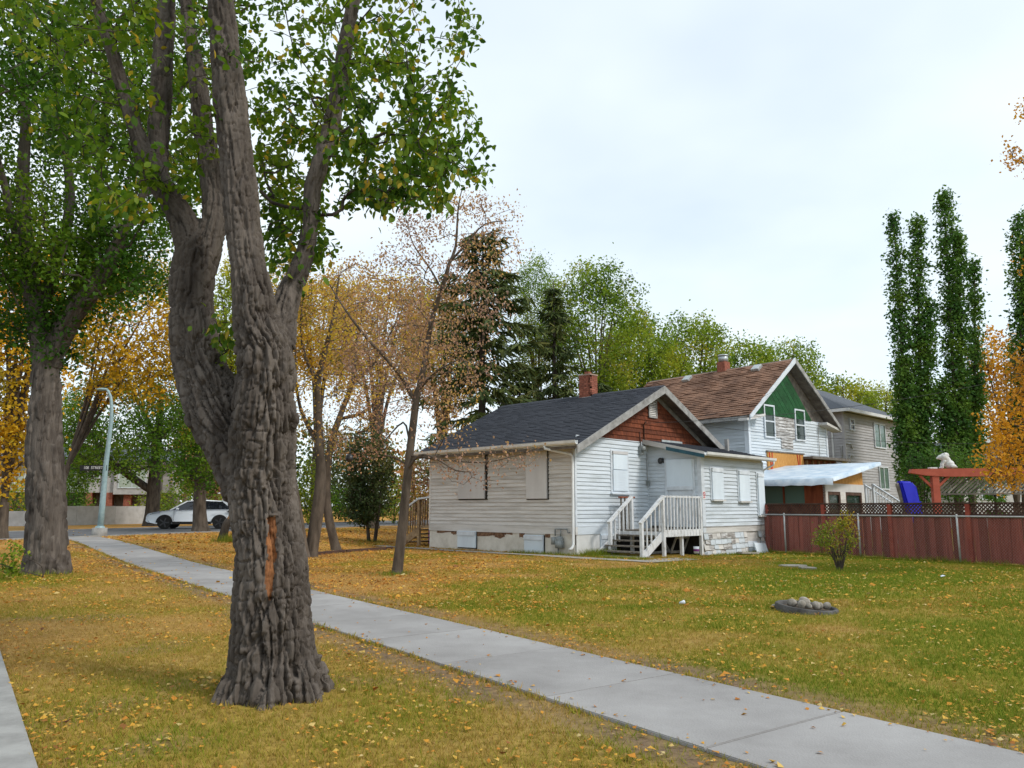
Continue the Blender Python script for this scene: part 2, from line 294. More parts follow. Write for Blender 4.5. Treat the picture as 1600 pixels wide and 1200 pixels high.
# ================================================================== THE GROUND
SWD = np.array([-0.583, 0.8125]); SWN = np.array([0.8125, 0.583])     # sidewalk direction and its yard-side normal
SW0 = np.array([-3.46, 13.59])                                        # a point on the yard-side edge
SWW = 1.42
def sw_off(x, y): return (x - SW0[0]) * SWN[0] + (y - SW0[1]) * SWN[1]   # 0 at yard edge, negative towards the avenue
def lawn(x, y):
    """greenness, leaf cover, bareness of the lawn"""
    x = np.asarray(x, float); y = np.asarray(y, float)
    p = np.stack([x, y, np.zeros_like(x)], -1); o = sw_off(x, y)
    n1 = fbm(p * 0.35 + 5.1, 3); n2 = fbm(p * 1.3 + 31.7, 3); n3 = fbm(p * 3.1 + 71.7, 2)
    yard = ss(0.0, 0.6, o)
    g_y = 0.10 + 0.66 * ss(-3.6, 1.8, x) + (n1 - 0.5) * 1.6 + (n2 - 0.5) * 1.5 + (n3 - .5) * .5
    g_b = 0.20 + (n1 - 0.5) * 1.2 + (n2 - 0.5) * 1.0 + 0.5 * np.exp(-((x + 9.6) ** 2 + (y - 15.6) ** 2) / 3.0) + 0.25 * ss(9, 5, y)
    g = np.clip(g_b * (1 - yard) + g_y * yard, 0, 1)
    l_y = 0.30 + 0.62 * ss(2.0, -3.2, x) + (n2 - 0.5) * 0.7 + (n3 - .5) * .5
    l_b = 0.36 + 0.4 * ss(8, 20, y) + (n2 - 0.5) * 0.9
    lf = np.clip(l_b * (1 - yard) + l_y * yard, 0, 1.2)
    edge = np.exp(-((o - 0.22) / 0.28) ** 2) * 0.75 + np.exp(-((o + SWW + 0.18) / 0.22) ** 2)
    bare = np.clip(edge * (0.4 + 1.2 * n2) + 0.85 * ss(0.56, 0.72, n2) * (1 - yard) * 0.6, 0, 1)
    return g, lf, bare
GREEN = np.array([0.165, 0.185, 0.020]); DRY = np.array([0.375, 0.238, 0.082]); LEAFC = np.array([0.50, 0.22, 0.036]); BARE = np.array([0.18, 0.125, 0.08])
def axis(segs):
    r = [segs[0][0]]
    for a, b, st in segs: r += list(np.linspace(a, b, max(1, int(round((b - a) / st))) + 1)[1:])
    return np.array(r)
gx = axis([(-900, -100, 100), (-100, -30, 5), (-30, -12, 1), (-12, 15, 0.2), (15, 30, 1), (30, 100, 5), (100, 900, 100)])
gy = axis([(-60, -5, 5), (-5, 2, 1), (2, 28, 0.2), (28, 60, 1), (60, 120, 5), (120, 1500, 115)])
GX, GY = np.meshgrid(gx, gy); gv = np.stack([GX.ravel(), GY.ravel(), np.zeros(GX.size)], 1)
gv[:, 2] = gz(gv[:, 0], gv[:, 1]) + 0.03 * (fbm(gv * np.array([0.5, 0.5, 1]), 2) - 0.5) * ss(2.5, 4, np.hypot(gv[:, 0], gv[:, 1]))
ofs = sw_off(gv[:, 0], gv[:, 1])
flat = ss(0.55, 0.25, np.abs(ofs + SWW / 2) - SWW / 2)
gv[:, 2] = gv[:, 2] * (1 - flat) + (gz(gv[:, 0], gv[:, 1]) - 0.010) * flat
gv[:, 2] -= 0.14 * ss(-4.70, -4.85, ofs) * ss(24.5, 22.5, (gv[:, 0] - SW0[0]) * SWD[0] + (gv[:, 1] - SW0[1]) * SWD[1])
nx = len(gx); I = np.arange(len(gy) - 1)[:, None] * nx + np.arange(nx - 1)[None]
gf = np.stack([I, I + 1, I + 1 + nx, I + nx], -1).reshape(-1, 4)
gm = npmesh('ground', gv, gf, smooth=True)
g, lf, ba = lawn(gv[:, 0], gv[:, 1])
col = DRY * (1 - g[:, None]) + GREEN * g[:, None]; lw = np.clip(lf * 0.55, 0, 0.8)[:, None]; col = col * (1 - lw) + LEAFC * lw; col = col * (1 - ba[:, None]) + BARE * ba[:, None]
ca = gm.color_attributes.new('soil', 'FLOAT_COLOR', 'POINT'); ca.data.foreach_set('color', np.concatenate([col, np.ones((len(col), 1))], 1).astype(np.float32).ravel())
M['soil'] = attrmat('lawn_soil')
link('ground', gm, M['soil'], kind='structure')
# ---- sidewalk of single slabs
sw = MB()
def swp(t, o, z=0.0):
    q = SW0 + SWD * t + SWN * o; return (q[0], q[1], float(gz(q[0], q[1])) + z)
T0, T1, PITCHS = -14.4, 23.6, 1.52
ks = int((T1 - T0) / PITCHS)
bed = MB(); n = 40
for i in range(n):
    a = T0 + (T1 - T0) * i / n; b = T0 + (T1 - T0) * (i + 1) / n
    bed.add([swp(a, -SWW + .02, -0.004), swp(b, -SWW + .02, -0.004), swp(b, -.02, -0.004), swp(a, -.02, -0.004)], [(3, 2, 1, 0)])
walk = bed.build('sidewalk', M['earth'], kind='structure')
for i in range(ks):
    a = T0 + i * PITCHS; b = a + PITCHS - 0.009; h = 0.014 + random.uniform(-0.003, 0.003); h2 = h + random.uniform(-.003, .003)
    j = random.uniform(-.006, .006)
    sm = MB().add([swp(a, -SWW + j, -0.05), swp(b, -SWW + j, -0.05), swp(b, j, -0.05), swp(a, j, -0.05), swp(a, -SWW + j, h), swp(b, -SWW + j, h2), swp(b, j, h2), swp(a, j, h)],
                  [(0, 1, 2, 3), (7, 6, 5, 4), (4, 5, 1, 0), (5, 6, 2, 1), (6, 7, 3, 2), (7, 4, 0, 3)])
    sm.build('slab', M['concrete'], walk, bevel=0.006)
# ---- avenue beyond the boulevard on the left, with its kerb
AVO = -4.62
av = MB(); kb = MB(); n = 24
for i in range(n):
    a = -18 + 40 * i / n; b = -18 + 40 * (i + 1) / n
    av.add([swp(a, AVO - .42 - 9, -0.09), swp(b, AVO - .42 - 9, -0.09), swp(b, AVO - .2, -0.09), swp(a, AVO - .2, -0.09)], [(3, 2, 1, 0)])
    z0, z1 = -0.2, 0.035
    kb.add([swp(a, AVO - .24, z0), swp(b, AVO - .24, z0), swp(b, AVO, z0), swp(a, AVO, z0), swp(a, AVO - .24, z1), swp(b, AVO - .24, z1), swp(b, AVO, z1), swp(a, AVO, z1)],
           [(7, 6, 5, 4), (4, 5, 1, 0), (6, 7, 3, 2)])
av.build('avenue', M['asphalt'], kind='structure')
kb.build('kerb', M['kerb'], kind='structure')
# ---- the street behind, running from left to right past the house front
def gp(px, py, z=0.18):
    u = (px - 800) / 1200; v = (600 - py) / 1200; r = np.array([u, _c - v * _s, _s + v * _c]); t = (z - CAMH) / r[2]
    return (np.array([0, 0, CAMH]) + r * t)[:2]
RA = gp(0, 844); RB = gp(480, 826); RD = (RB - RA) / np.linalg.norm(RB - RA); RN = np.array([-RD[1], RD[0]])
def rp_(t, o, z): q = RA + RD * t + RN * o; return (q[0], q[1], 0.18 + z)
RWID = 9.6
MB().add([rp_(-60, 0, .014), rp_(160, 0, .014), rp_(160, RWID, .014), rp_(-60, RWID, .014)], [(0, 1, 2, 3)]).build('street', M['asphalt'], kind='structure')
for o0 in (-0.16, RWID):
    MB().add([rp_(-60, o0, -.1), rp_(160, o0, -.1), rp_(160, o0 + .16, -.1), rp_(-60, o0 + .16, -.1), rp_(-60, o0, .05), rp_(160, o0, .05), rp_(160, o0 + .16, .05), rp_(-60, o0 + .16, .05)],
             [(4, 5, 6, 7), (0, 1, 5, 4), (2, 3, 7, 6)]).build('street_kerb', M['kerb'], kind='structure')
# ================================================================== TREES
def leafverts(kind):
    if kind == 'oval':      # pointed oval, folded on the midrib
        return np.array([(0, 0, 0), (-.30, .32, .06), (-.26, .68, .05), (0, 1, -.06), (.26, .68, .05), (.30, .32, .06), (0, .5, -.02)]), [(0, 1, 6), (1, 2, 6), (2, 3, 6), (3, 4, 6), (4, 5, 6), (5, 0, 6)]
    if kind == 'rhomb':
        return np.array([(0, 0, 0), (-.34, .45, .09), (0, 1, -.04), (.34, .45, .09)]), [(0, 1, 3), (1, 2, 3)]
    if kind == 'needle':
        return np.array([(-.12, 0, 0), (.12, 0, 0), (.05, 1, -.1), (-.05, 1, -.1)]), [(0, 1, 2), (0, 2, 3)]
def unit(a): return a / (np.linalg.norm(a, axis=-1, keepdims=True) + 1e-9)
def leaves(pos, size, kind='rhomb', up=0.6, droop=0.3, dirs=None, tint=None):
    n = len(pos); B, Fc = leafverts(kind); Fc = np.array(Fc)
    d = rng.normal(size=(n, 3)) if dirs is None else dirs + 0.5 * rng.normal(size=(n, 3)); d[:, 2] -= droop; d = unit(d)
    nr = rng.normal(size=(n, 3)); nr[:, 2] = np.abs(nr[:, 2]) + up; nr = nr - d * (nr * d).sum(1, keepdims=True); nr = unit(nr); sx = np.cross(d, nr)
    sz = size * rng.uniform(0.65, 1.25, (n, 1, 1))
    V = pos[:, None] + sz * (B[None, :, 0, None] * sx[:, None] + B[None, :, 1, None] * d[:, None] + B[None, :, 2, None] * nr[:, None])
    F = (np.arange(n) * len(B))[:, None, None] + Fc[None]
    t = rng.uniform(0, 1, n) if tint is None else tint
    return V.reshape(-1, 3), F.reshape(-1, 3), np.repeat(t, len(B))
def smoothline(pts, step):
    pts = np.array(pts, float); out = []; P0 = np.vstack([2 * pts[0] - pts[1], pts, 2 * pts[-1] - pts[-2]])
    for i in range(1, len(P0) - 2):
        a, b, c, d = P0[i - 1:i + 3]; L = np.linalg.norm(c[:3] - b[:3]); k = max(1, int(math.ceil(L / step)))
        for j in range(k):
            t = j / k
            out.append(0.5 * ((2 * b) + (-a + c) * t + (2 * a - 5 * b + 4 * c - d) * t * t + (-a + 3 * b - 3 * c + d) * t ** 3))
    out.append(pts[-1]); return np.array(out)
class Tree:
    def __init__(s, tip=0.008, step=0.35, expo=2.3):
        s.tip = tip; s.step = step; s.expo = expo; s.p = np.zeros((60000, 3)); s.par = np.full(60000, -1); s.fix = np.zeros(60000); s.n = 0; s.sk = 0
    def _add(s, p, par, r=0): i = s.n; s.p[i] = p; s.par[i] = par; s.fix[i] = r; s.n += 1; return i
    def limb(s, pts):
        L = smoothline(pts, s.step); par = -1
        if s.n: par = int(np.argmin(((s.p[:s.n] - L[0, :3]) ** 2).sum(1)))
        for q in L: par = s._add(q[:3], par, max(q[3], 0.004))
        s.sk = s.n; return s
    def grow(s, T, up=0.25, cost=0.7, wob=0.12, minz=None):
        base = s.p[:s.sk]; T = np.asarray(T)
        dist = np.array([((base - t) ** 2).sum(1).min() for t in T]) ** 0.5
        s.term = []
        for t in T[np.argsort(dist)]:
            d = s.p[:s.n] - t; L = np.sqrt((d ** 2).sum(1)); c = L + cost * np.maximum(0, s.p[:s.n, 2] - t[2] + 0.25 * L)
            if minz is not None: c = c + 50 * (s.p[:s.n, 2] < minz)
            i = int(np.argmin(c)); a = s.p[i]; l = L[i]
            if l < 1e-3: continue
            pa = s.par[i]; dirp = unit(a - s.p[pa]) if pa >= 0 else np.array([0, 0, 1.])
            ctl = a + (t - a) * 0.45 + dirp * l * 0.18 + np.array([0, 0, l * up * 0.4]); k = max(1, int(math.ceil(l / s.step))); par = i
            for j in range(1, k + 1):
                u = j / k; q = a * (1 - u) ** 2 + 2 * u * (1 - u) * ctl + u * u * t
                if j < k: q = q + rng.normal(size=3) * wob * s.step * 0.5
                par = s._add(q, par)
            s.term.append(par)
        return s
    def radii(s):
        n = s.n; r = np.zeros(n); acc = np.zeros(n)
        for i in range(n - 1, -1, -1):
            r[i] = s.fix[i] if s.fix[i] > 0 else max(s.tip, acc[i] ** (1 / s.expo))
            if s.par[i] >= 0: acc[s.par[i]] += min(r[i], 10) ** s.expo
        s.r = r; return r
    def wood(s, name, sides=6, skip_fixed_above=None):
        r = s.radii(); n = s.n; p = s.p[:n]; par = s.par[:n]; idx = np.arange(n)
        main = np.full(n, -1); best = np.zeros(n)
        for i in range(n):
            q = par[i]
            if q >= 0 and r[i] > best[q]: best[q] = r[i]; main[q] = i
        d = np.zeros((n, 3)); has = par >= 0; d[has] = p[has] - p[par[has]]
        m = main >= 0; d[m] = unit(d[m]) + unit(p[main[m]] - p[m]); d = unit(d)
        ref = np.array([0.31, 0.93, 0.19]); u = unit(np.cross(d, ref)); w = np.cross(d, u)
        ang = np.arange(sides) * 2 * math.pi / sides; cs = np.cos(ang)[None, :, None]; sn = np.sin(ang)[None, :, None]
        ring = p[:, None] + r[:, None, None] * (cs * u[:, None] + sn * w[:, None])
        c = idx[has]
        if skip_fixed_above is not None: c = c[~((s.fix[c] > 0) & (s.fix[par[c]] > 0) & (p[c, 2] < skip_fixed_above))]
        q = par[c]; start = np.where((main[q] == c)[:, None, None], ring[q], p[q][:, None] + np.minimum(r[c], r[q])[:, None, None] * (cs * u[c][:, None] + sn * w[c][:, None]))
        V = np.concatenate([start, ring[c]], 1).reshape(-1, 3); k = np.arange(sides); k2 = (k + 1) % sides
        Fq = np.stack([k, k2, k2 + sides, k + sides], -1)
        F = (np.arange(len(c)) * 2 * sides)[:, None, None] + Fq[None]
        return npmesh(name, V, F.reshape(-1, 4), smooth=True)
    def leafpos(s, rmax, count, spread):
        i = np.where((s.r < rmax) & (s.fix[:s.n] == 0))[0]
        i = rng.choice(i, int(count)); q = s.par[i]; u = rng.uniform(0, 1, (len(i), 1))
        return s.p[i] * (1 - u) + s.p[q] * u + rng.normal(size=(len(i), 3)) * spread
def ellip(c, rad, n, shell=0.0):
    v = unit(rng.normal(size=(n, 3))); rr = rng.uniform(shell, 1, (n, 1)) ** (1 / 2.2); return np.array(c) + v * rr * np.array(rad)
def clump(pos, f, seed=0): return fbm(pos * f + seed, 2)
def make_tree(name, label, T, targets, barkm, leafm, lsize, count=6000, spread=0.12, rmax=0.02, kind='rhomb', up=0.25, cost=0.7, sides=6, group=None, keep=1.0, cl=0.8, minz=None, cat='tree', tmix=0.55, droop=.3, bias=0.0):
    T.grow(targets, up=up, cost=cost, minz=minz)
    me = T.wood('trunk', sides); root_p = T.p[0]
    root = thing(name, label, cat, tuple(root_p), group=group)
    off = np.array(root_p, np.float32)
    co = np.empty(len(me.vertices) * 3, np.float32); me.vertices.foreach_get('co', co); me.vertices.foreach_set('co', (co.reshape(-1, 3) - off).ravel())
    link('trunk', me, barkm, root)
    pos = T.leafpos(rmax, count, spread); pos = pos[pos[:, 2] > gz(pos[:, 0], pos[:, 1]) + 0.1]
    t = np.clip(tmix * ((clump(pos, cl, sum(map(ord, label)) % 97) - 0.5) * 2.2 + 0.5) + (1 - tmix) * rng.uniform(0, 1, len(pos)) + bias, 0, 1)
    V, F, tt = leaves(pos, lsize, kind, tint=t, droop=droop)
    link('crown', npmesh('crown', V - off, F, tt), leafm, root)
    return root
LM = {}
LM['elm'] = tintmat('elm_leaf', [(0.028, 0.078, 0.006), (0.066, 0.145, 0.009), (0.135, 0.225, 0.011), (0.23, 0.30, 0.016), (0.56, 0.38, 0.03)], 0.52)
LM['elmobj'] = tintmat('elm_leaf_near', [(0.035, 0.10, 0.008), (0.075, 0.16, 0.012), (0.12, 0.21, 0.014), (0.17, 0.24, 0.02), (0.50, 0.33, 0.03)], 0.42, objrand=True)
LM['dark'] = tintmat('dark_green_leaf', [(0.024, 0.075, 0.006), (0.050, 0.130, 0.008), (0.098, 0.195, 0.011), (0.18, 0.26, 0.016)], 0.45)
LM['green'] = tintmat('mid_green_leaf', [(0.06, 0.125, 0.012), (0.125, 0.22, 0.016), (0.21, 0.31, 0.02), (0.30, 0.37, 0.03), (0.44, 0.36, 0.04)], 0.45)
LM['lime'] = tintmat('yellow_green_leaf', [(0.09, 0.16, 0.012), (0.18, 0.26, 0.016), (0.31, 0.37, 0.02), (0.48, 0.42, 0.03)], 0.4)
LM['yellow'] = tintmat('golden_leaf', [(0.19, 0.19, 0.014), (0.46, 0.32, 0.018), (0.66, 0.40, 0.018), (0.70, 0.34, 0.015)], 0.4)
LM['orange'] = tintmat('orange_leaf', [(0.28, 0.14, 0.015), (0.52, 0.24, 0.018), (0.66, 0.32, 0.018), (0.70, 0.43, 0.03)], 0.4)
LM['rust'] = tintmat('rusty_mixed_leaf', [(0.15, 0.17, 0.03), (0.34, 0.21, 0.12), (0.46, 0.24, 0.16), (0.52, 0.34, 0.10), (0.60, 0.45, 0.04)], 0.4)
LM['mixgold'] = tintmat('gold_and_bronze_leaf', [(0.15, 0.20, 0.025), (0.36, 0.27, 0.06), (0.50, 0.27, 0.12), (0.62, 0.40, 0.04), (0.62, 0.50, 0.04)], 0.5)
LM['olive'] = tintmat('olive_and_bronze_leaf', [(0.10, 0.15, 0.025), (0.22, 0.24, 0.035), (0.38, 0.24, 0.09), (0.46, 0.25, 0.13), (0.56, 0.40, 0.05)], 0.45)
LM['pinkish'] = tintmat('pale_pink_maple_leaf', [(0.26, 0.18, 0.14), (0.40, 0.24, 0.17), (0.50, 0.30, 0.14), (0.66, 0.42, 0.06)], 0.4)
LM['poplar'] = tintmat('poplar_leaf', [(0.034, 0.10, 0.020), (0.064, 0.155, 0.026), (0.11, 0.21, 0.030), (0.16, 0.26, 0.03)], 0.45)
LM['spruce'] = tintmat('spruce_needle', [(0.026, 0.046, 0.014), (0.055, 0.085, 0.024), (0.11, 0.13, 0.03), (0.25, 0.20, 0.06)], 0.2)
LM['shrub'] = tintmat('dull_shrub_leaf', [(0.016, 0.032, 0.010), (0.035, 0.060, 0.016), (0.075, 0.095, 0.022), (0.16, 0.14, 0.04)], 0.3)
def q4(px, py, Y, hw): return (*P(px, py, Y), pxr(hw, Y))
# ---- 1. the big elm in the foreground: trunk cast from overlapping limbs, then furrowed
YE = 6.56
elm_limbs = [
    [(427, 1135, 6.5, 80), (427, 1070, 6.5, 72), (426, 1000, 6.5, 63), (425, 950, 6.5, 59), (424, 900, 6.5, 55), (419, 850, 6.5, 52), (413, 800, 6.5, 51), (408, 750, 6.5, 52), (410, 700, 6.48, 51), (414, 650, 6.45, 49), (416, 600, 6.42, 46), (413, 550, 6.4, 43), (400, 500, 6.38, 36), (393, 450, 6.36, 30.5), (386, 400, 6.36, 29.5), (380, 350, 6.36, 29), (375, 300, 6.36, 29), (370, 250, 6.36, 27.5), (364, 200, 6.36, 27.5), (359, 150, 6.36, 26.5), (352, 80, 6.36, 25), (345, 0, 6.36, 22), (338, -120, 6.4, 18), (330, -300, 6.5, 10)],
    [(398, 760, 6.55, 48), (372, 700, 6.6, 46), (345, 655, 6.68, 47), (326, 610, 6.74, 46), (309, 560, 6.78, 40), (301, 510, 6.8, 35.5), (298, 460, 6.82, 33), (303, 420, 6.84, 34), (307, 395, 6.85, 32), (310, 375, 6.85, 24), (312, 358, 6.85, 9)],
    [(298, 425, 6.85, 27), (296, 382, 6.85, 26), (286, 345, 6.86, 25), (270, 318, 6.86, 21), (250, 288, 6.86, 19), (234, 256, 6.84, 17), (218, 220, 6.82, 14.5), (206, 185, 6.8, 13), (195, 150, 6.78, 12), (175, 80, 6.7, 11), (150, 0, 6.6, 9), (120, -120, 6.5, 6)],
    [(262, 312, 6.9, 14), (250, 280, 6.97, 16), (247, 245, 7.05, 17), (248, 200, 7.12, 18), (252, 150, 7.2, 18), (256, 60, 7.3, 16), (266, -40, 7.4, 13), (280, -200, 7.5, 7)],
    [(310, 430, 6.86, 25), (324, 382, 6.88, 24), (334, 345, 6.9, 22), (335, 310, 6.92, 20), (330, 265, 6.94, 19), (322, 220, 6.96, 17.5), (316, 180, 6.98, 16), (308, 120, 7.0, 15), (296, 40, 7.1, 12), (280, -80, 7.2, 7)],
    [(428, 540, 6.5, 34), (440, 495, 6.6, 24), (452, 458, 6.68, 20), (466, 425, 6.75, 17.5), (478, 392, 6.8, 15), (485, 355, 6.84, 14), (487, 320, 6.86, 14), (489, 290, 6.88, 14.5), (500, 258, 6.9, 15), (511, 222, 6.92, 14.5), (521, 182, 6.94, 14), (527, 150, 6.96, 14), (540, 70, 7.0, 13), (560, -40, 7.1, 10), (590, -180, 7.2, 6)],
]
elm_limbs = [[(q[0], q[1], q[2] - .35, q[3]) for q in L] for L in elm_limbs]
tmp = MB(); segs = []
for L in elm_limbs:
    L4 = smoothline([q4(*q) for q in L], 0.10); tmp.tube([q[:3] for q in L4], [q[3] * 0.97 for q in L4], 20)
    segs.append(L4)
for (px, py, Y, hw) in [(448, 655, 6.42, 19), (384, 535, 6.34, 13), (376, 548, 6.34, 10), (388, 616, 6.42, 16), (310, 655, 6.62, 20), (340, 690, 6.56, 24), (362, 222, 6.27, 10)]:
    tmp.ball(P(px, py, Y - .35), pxr(hw, Y - .35), 12, 8)
base_c = P(427, 1110, 6.15)
for k in range(7):                        # root flares
    a = 2 * math.pi * k / 7 + 0.35; d = np.array([math.cos(a), math.sin(a), 0])
    b0 = np.array([base_c[0], base_c[1], 0.22]) + d * 0.24; b1 = np.array([base_c[0], base_c[1], 0.04]) + d * 0.34; b2 = np.array([base_c[0], base_c[1], -0.07]) + d * 0.46
    tmp.tube([b0, b1, b2], [0.12, 0.10, 0.05], 10)
me0 = tmp.mesh('elm_core'); oo = bpy.data.objects.new('elm_core', me0); COL.objects.link(oo)
md = oo.modifiers.new('r', 'REMESH'); md.mode = 'VOXEL'; md.voxel_size = 0.0105
sm = oo.modifiers.new('s', 'SMOOTH'); sm.iterations = 10; sm.factor = 0.5
dg = bpy.context.evaluated_depsgraph_get(); em = bpy.data.meshes.new_from_object(oo.evaluated_get(dg)); bpy.data.objects.remove(oo, do_unlink=True)
nv = len(em.vertices); co = np.empty(nv * 3, np.float32); em.vertices.foreach_get('co', co); co = co.reshape(-1, 3).astype(float)
nrm = np.empty(nv * 3, np.float32); em.vertices.foreach_get('normal', nrm); nrm = nrm.reshape(-1, 3).astype(float)
bestd = np.full(nv, 1e9); Lc = np.zeros((nv, 3)); radv = np.zeros((nv, 3)); rr = np.zeros(nv); along = np.zeros(nv); dirv = np.zeros((nv, 3))
for si, L4 in enumerate(segs):
    sacc = 3.1 * si; bl_d = np.full(nv, 1e9); l_rad = np.zeros((nv, 3)); l_r = np.zeros(nv); l_al = np.zeros(nv)
    for i in range(len(L4) - 1):
        a, b = L4[i, :3], L4[i + 1, :3]; d = b - a; l = np.linalg.norm(d); d = d / l
        t = np.clip((co - a) @ d, 0, l); dv = co - (a + t[:, None] * d); dist = np.linalg.norm(dv, axis=1); rl = L4[i, 3] + (L4[i + 1, 3] - L4[i, 3]) * t / l
        m = dist < bl_d; bl_d[m] = dist[m]; l_rad[m] = dv[m]; l_r[m] = rl[m]; l_al[m] = sacc + t[m]; sacc += l
    q = bl_d / l_r; m = q < bestd; bestd[m] = q[m]; radv[m] = l_rad[m]; rr[m] = l_r[m]; along[m] = l_al[m]
rh = unit(radv); amp = np.clip(rr / 0.25, 0.28, 1.0)
def bk(fh, fl, sd):
    wob = fbm(co * 2.6 + sd, 2) - 0.5; Rk = np.clip(rr, 0.09, 0.32)
    return np.stack([rh[:, 0] * Rk * fh + wob * 0.9, rh[:, 1] * Rk * fh + rh[:, 2] * Rk * fh * .5, along * fl + wob * 0.3], 1) + sd
f1 = np.abs(2 * fbm(bk(18, 2.3, 3.3), 3) - 1); f2 = np.abs(2 * vn(bk(36, 3.2, 9.1)) - 1); f3 = np.abs(2 * fbm(bk(15, 13, 41.1), 2) - 1); r2 = vn(bk(40, 7.0, 21.7))
disp = amp * (0.018 - 0.056 * np.exp(-(f1 / 0.10) ** 2) - 0.026 * np.exp(-(f2 / 0.15) ** 2) - 0.020 * np.exp(-(f3 / 0.09) ** 2) + 0.014 * (r2 - 0.5)) + 0.045 * amp * (fbm(co * 2.2 + 4.4, 2) - 0.5)
# long wound in the bark facing the street, and the pale scar running down from it
wt = np.array([P(425, y, 5.92) for y in (812, 850, 900, 932)]); wz = co[:, 2]
cxw = np.interp(wz, wt[::-1, 2], wt[::-1, 0]); ww = np.interp(wz, [wt[3, 2] - .02, wt[2, 2], wt[1, 2], wt[0, 2] + .02], [0.012, 0.036, 0.036, 0.028])
ww = ww + 0.045 * (fbm(co * np.array([22, 22, 9]), 2) - 0.5); cxw = cxw + .02 * (fbm(co * np.array([0, 0, 7.]), 2) - .5)
inw = (np.abs(co[:, 0] - cxw) < ww) & (nrm[:, 1] < -0.3) & (wz < wt[0, 2] + 0.02) & (wz > wt[3, 2] - 0.02)
edge = (np.abs(co[:, 0] - cxw) < ww + 0.03) & (nrm[:, 1] < -0.3) & (wz < wt[0, 2] + 0.05) & (wz > wt[3, 2] - 0.25)
disp = np.where(inw, -0.030 + 0.5 * disp, np.where(edge, 0.008 + 0.7 * disp, disp))
# seam that runs from the wound to the ground
zs = wt[3, 2]; cxs = wt[3, 0] - 0.02 + 0.05 * np.sin(wz * 9); seam = (np.abs(co[:, 0] - cxs) < 0.022) & (nrm[:, 1] < -0.3) & (wz < zs) & (wz > 0)
disp = np.where(seam, disp - 0.035, disp)
co2 = co + nrm * disp[:, None]
elm = thing('elm_tree', 'huge grey-barked elm in the foreground with forked trunk and orange bark wound', 'tree', (float(base_c[0]), float(base_c[1]), 0.0))
eo = np.array([base_c[0], base_c[1], 0.0])
em.vertices.foreach_set('co', (co2 - eo).astype(np.float32).ravel()); em.update(); em.name = 'trunk'
em.materials.clear(); em.materials.append(M['bark_elm']); em.materials.append(M['wood_raw'])
npoly = len(em.polygons); lt = np.empty(npoly, np.int32); ls = np.empty(npoly, np.int32); em.polygons.foreach_get('loop_total', lt); em.polygons.foreach_get('loop_start', ls)
lv = np.empty(len(em.loops), np.int32); em.loops.foreach_get('vertex_index', lv)
mi = inw[lv[ls]].astype(np.int32); em.polygons.foreach_set('material_index', mi); em.polygons.foreach_set('use_smooth', np.ones(npoly, bool))
link('trunk', em, None, elm)
TE = Tree(tip=0.0035, step=0.16, expo=2.4)
for L in elm_limbs: TE.limb([q4(*q) for q in L])
def scr(cx, cy, rx, ry, y0, y1, n):      # twig tips spread through a block of the crown
    out = []
    while len(out) < n:
        a, b = rng.uniform(-1, 1, 2)
        if a * a + b * b < 1: out.append(P(cx + a * rx, cy + b * ry, rng.uniform(y0, y1)))
    return out
TT = []
TT += scr(610, 200, 120, 125, 5.8, 8.4, 230) + scr(690, 235, 75, 75, 6.2, 7.8, 75) + scr(655, 290, 55, 45, 6.2, 7.6, 40) + scr(575, 300, 60, 45, 6.4, 7.8, 32)
TT += scr(455, 235, 62, 115, 6.9, 9.0, 150) + scr(470, 370, 60, 70, 6.3, 7.8, 70) + scr(440, 330, 35, 50, 6.9, 8.0, 30)
TT += scr(225, 205, 120, 85, 5.8, 7.6, 85) + scr(195, 320, 48, 22, 5.6, 6.4, 20) + scr(300, 270, 40, 60, 6.7, 8.2, 40) + scr(90, 190, 70, 50, 6.0, 7.4, 40)
TT += scr(340, 495, 22, 14, 6.0, 6.3, 5) + scr(352, 540, 20, 22, 6.1, 6.35, 6) + scr(250, 290, 45, 20, 6.1, 6.5, 12)
TT += scr(380, 0, 400, 150, 5.6, 9.6, 460) + scr(330, -150, 420, 120, 5.6, 10, 200)
TE.grow(TT, up=-0.12, cost=0.35, wob=0.25)
twm = TE.wood('twigs', 5, skip_fixed_above=99)
c3 = np.empty(len(twm.vertices) * 3, np.float32); twm.vertices.foreach_get('co', c3); twm.vertices.foreach_set('co', (c3.reshape(-1, 3) - eo.astype(np.float32)).ravel())
link('twigs', twm, M['bark_dark'], elm, kind='stuff')
pos = TE.leafpos(0.012, 18500, 0.06)
tt = np.clip(0.5 * ((clump(pos, 1.7) - 0.5) * 2 + 0.42) + 0.42 * rng.uniform(0, 1, len(pos)) + 0.5 * (rng.uniform(size=len(pos)) > 0.955), 0, 1)
near = np.argsort(np.linalg.norm(pos - np.array([0, 0, CAMH]), axis=1))
inview = np.array([(abs((q[0]) / q[1]) < 0.70) and (q[2] - CAMH) / q[1] < 0.60 for q in pos[near]]); big = near[inview][:300]
rest = np.ones(len(pos), bool); rest[big] = False
V, F, t3 = leaves(pos[rest], 0.078, 'oval', tint=tt[rest], droop=0.8, up=0.5)
link('crown', npmesh('crown', V - eo, F, t3), LM['elm'], elm, kind='stuff')
B, Fc = leafverts('oval'); lme = npmesh('leaf', B, np.array(Fc)); lme.materials.append(LM['elmobj'])
for i in big:
    o = inst(lme, 'leaf', elm, tuple(pos[i] - eo), (random.uniform(-2.4, -0.6), random.uniform(-.6, .6), random.uniform(0, 6.28)), (0.08 * random.uniform(.7, 1.2),) * 3)
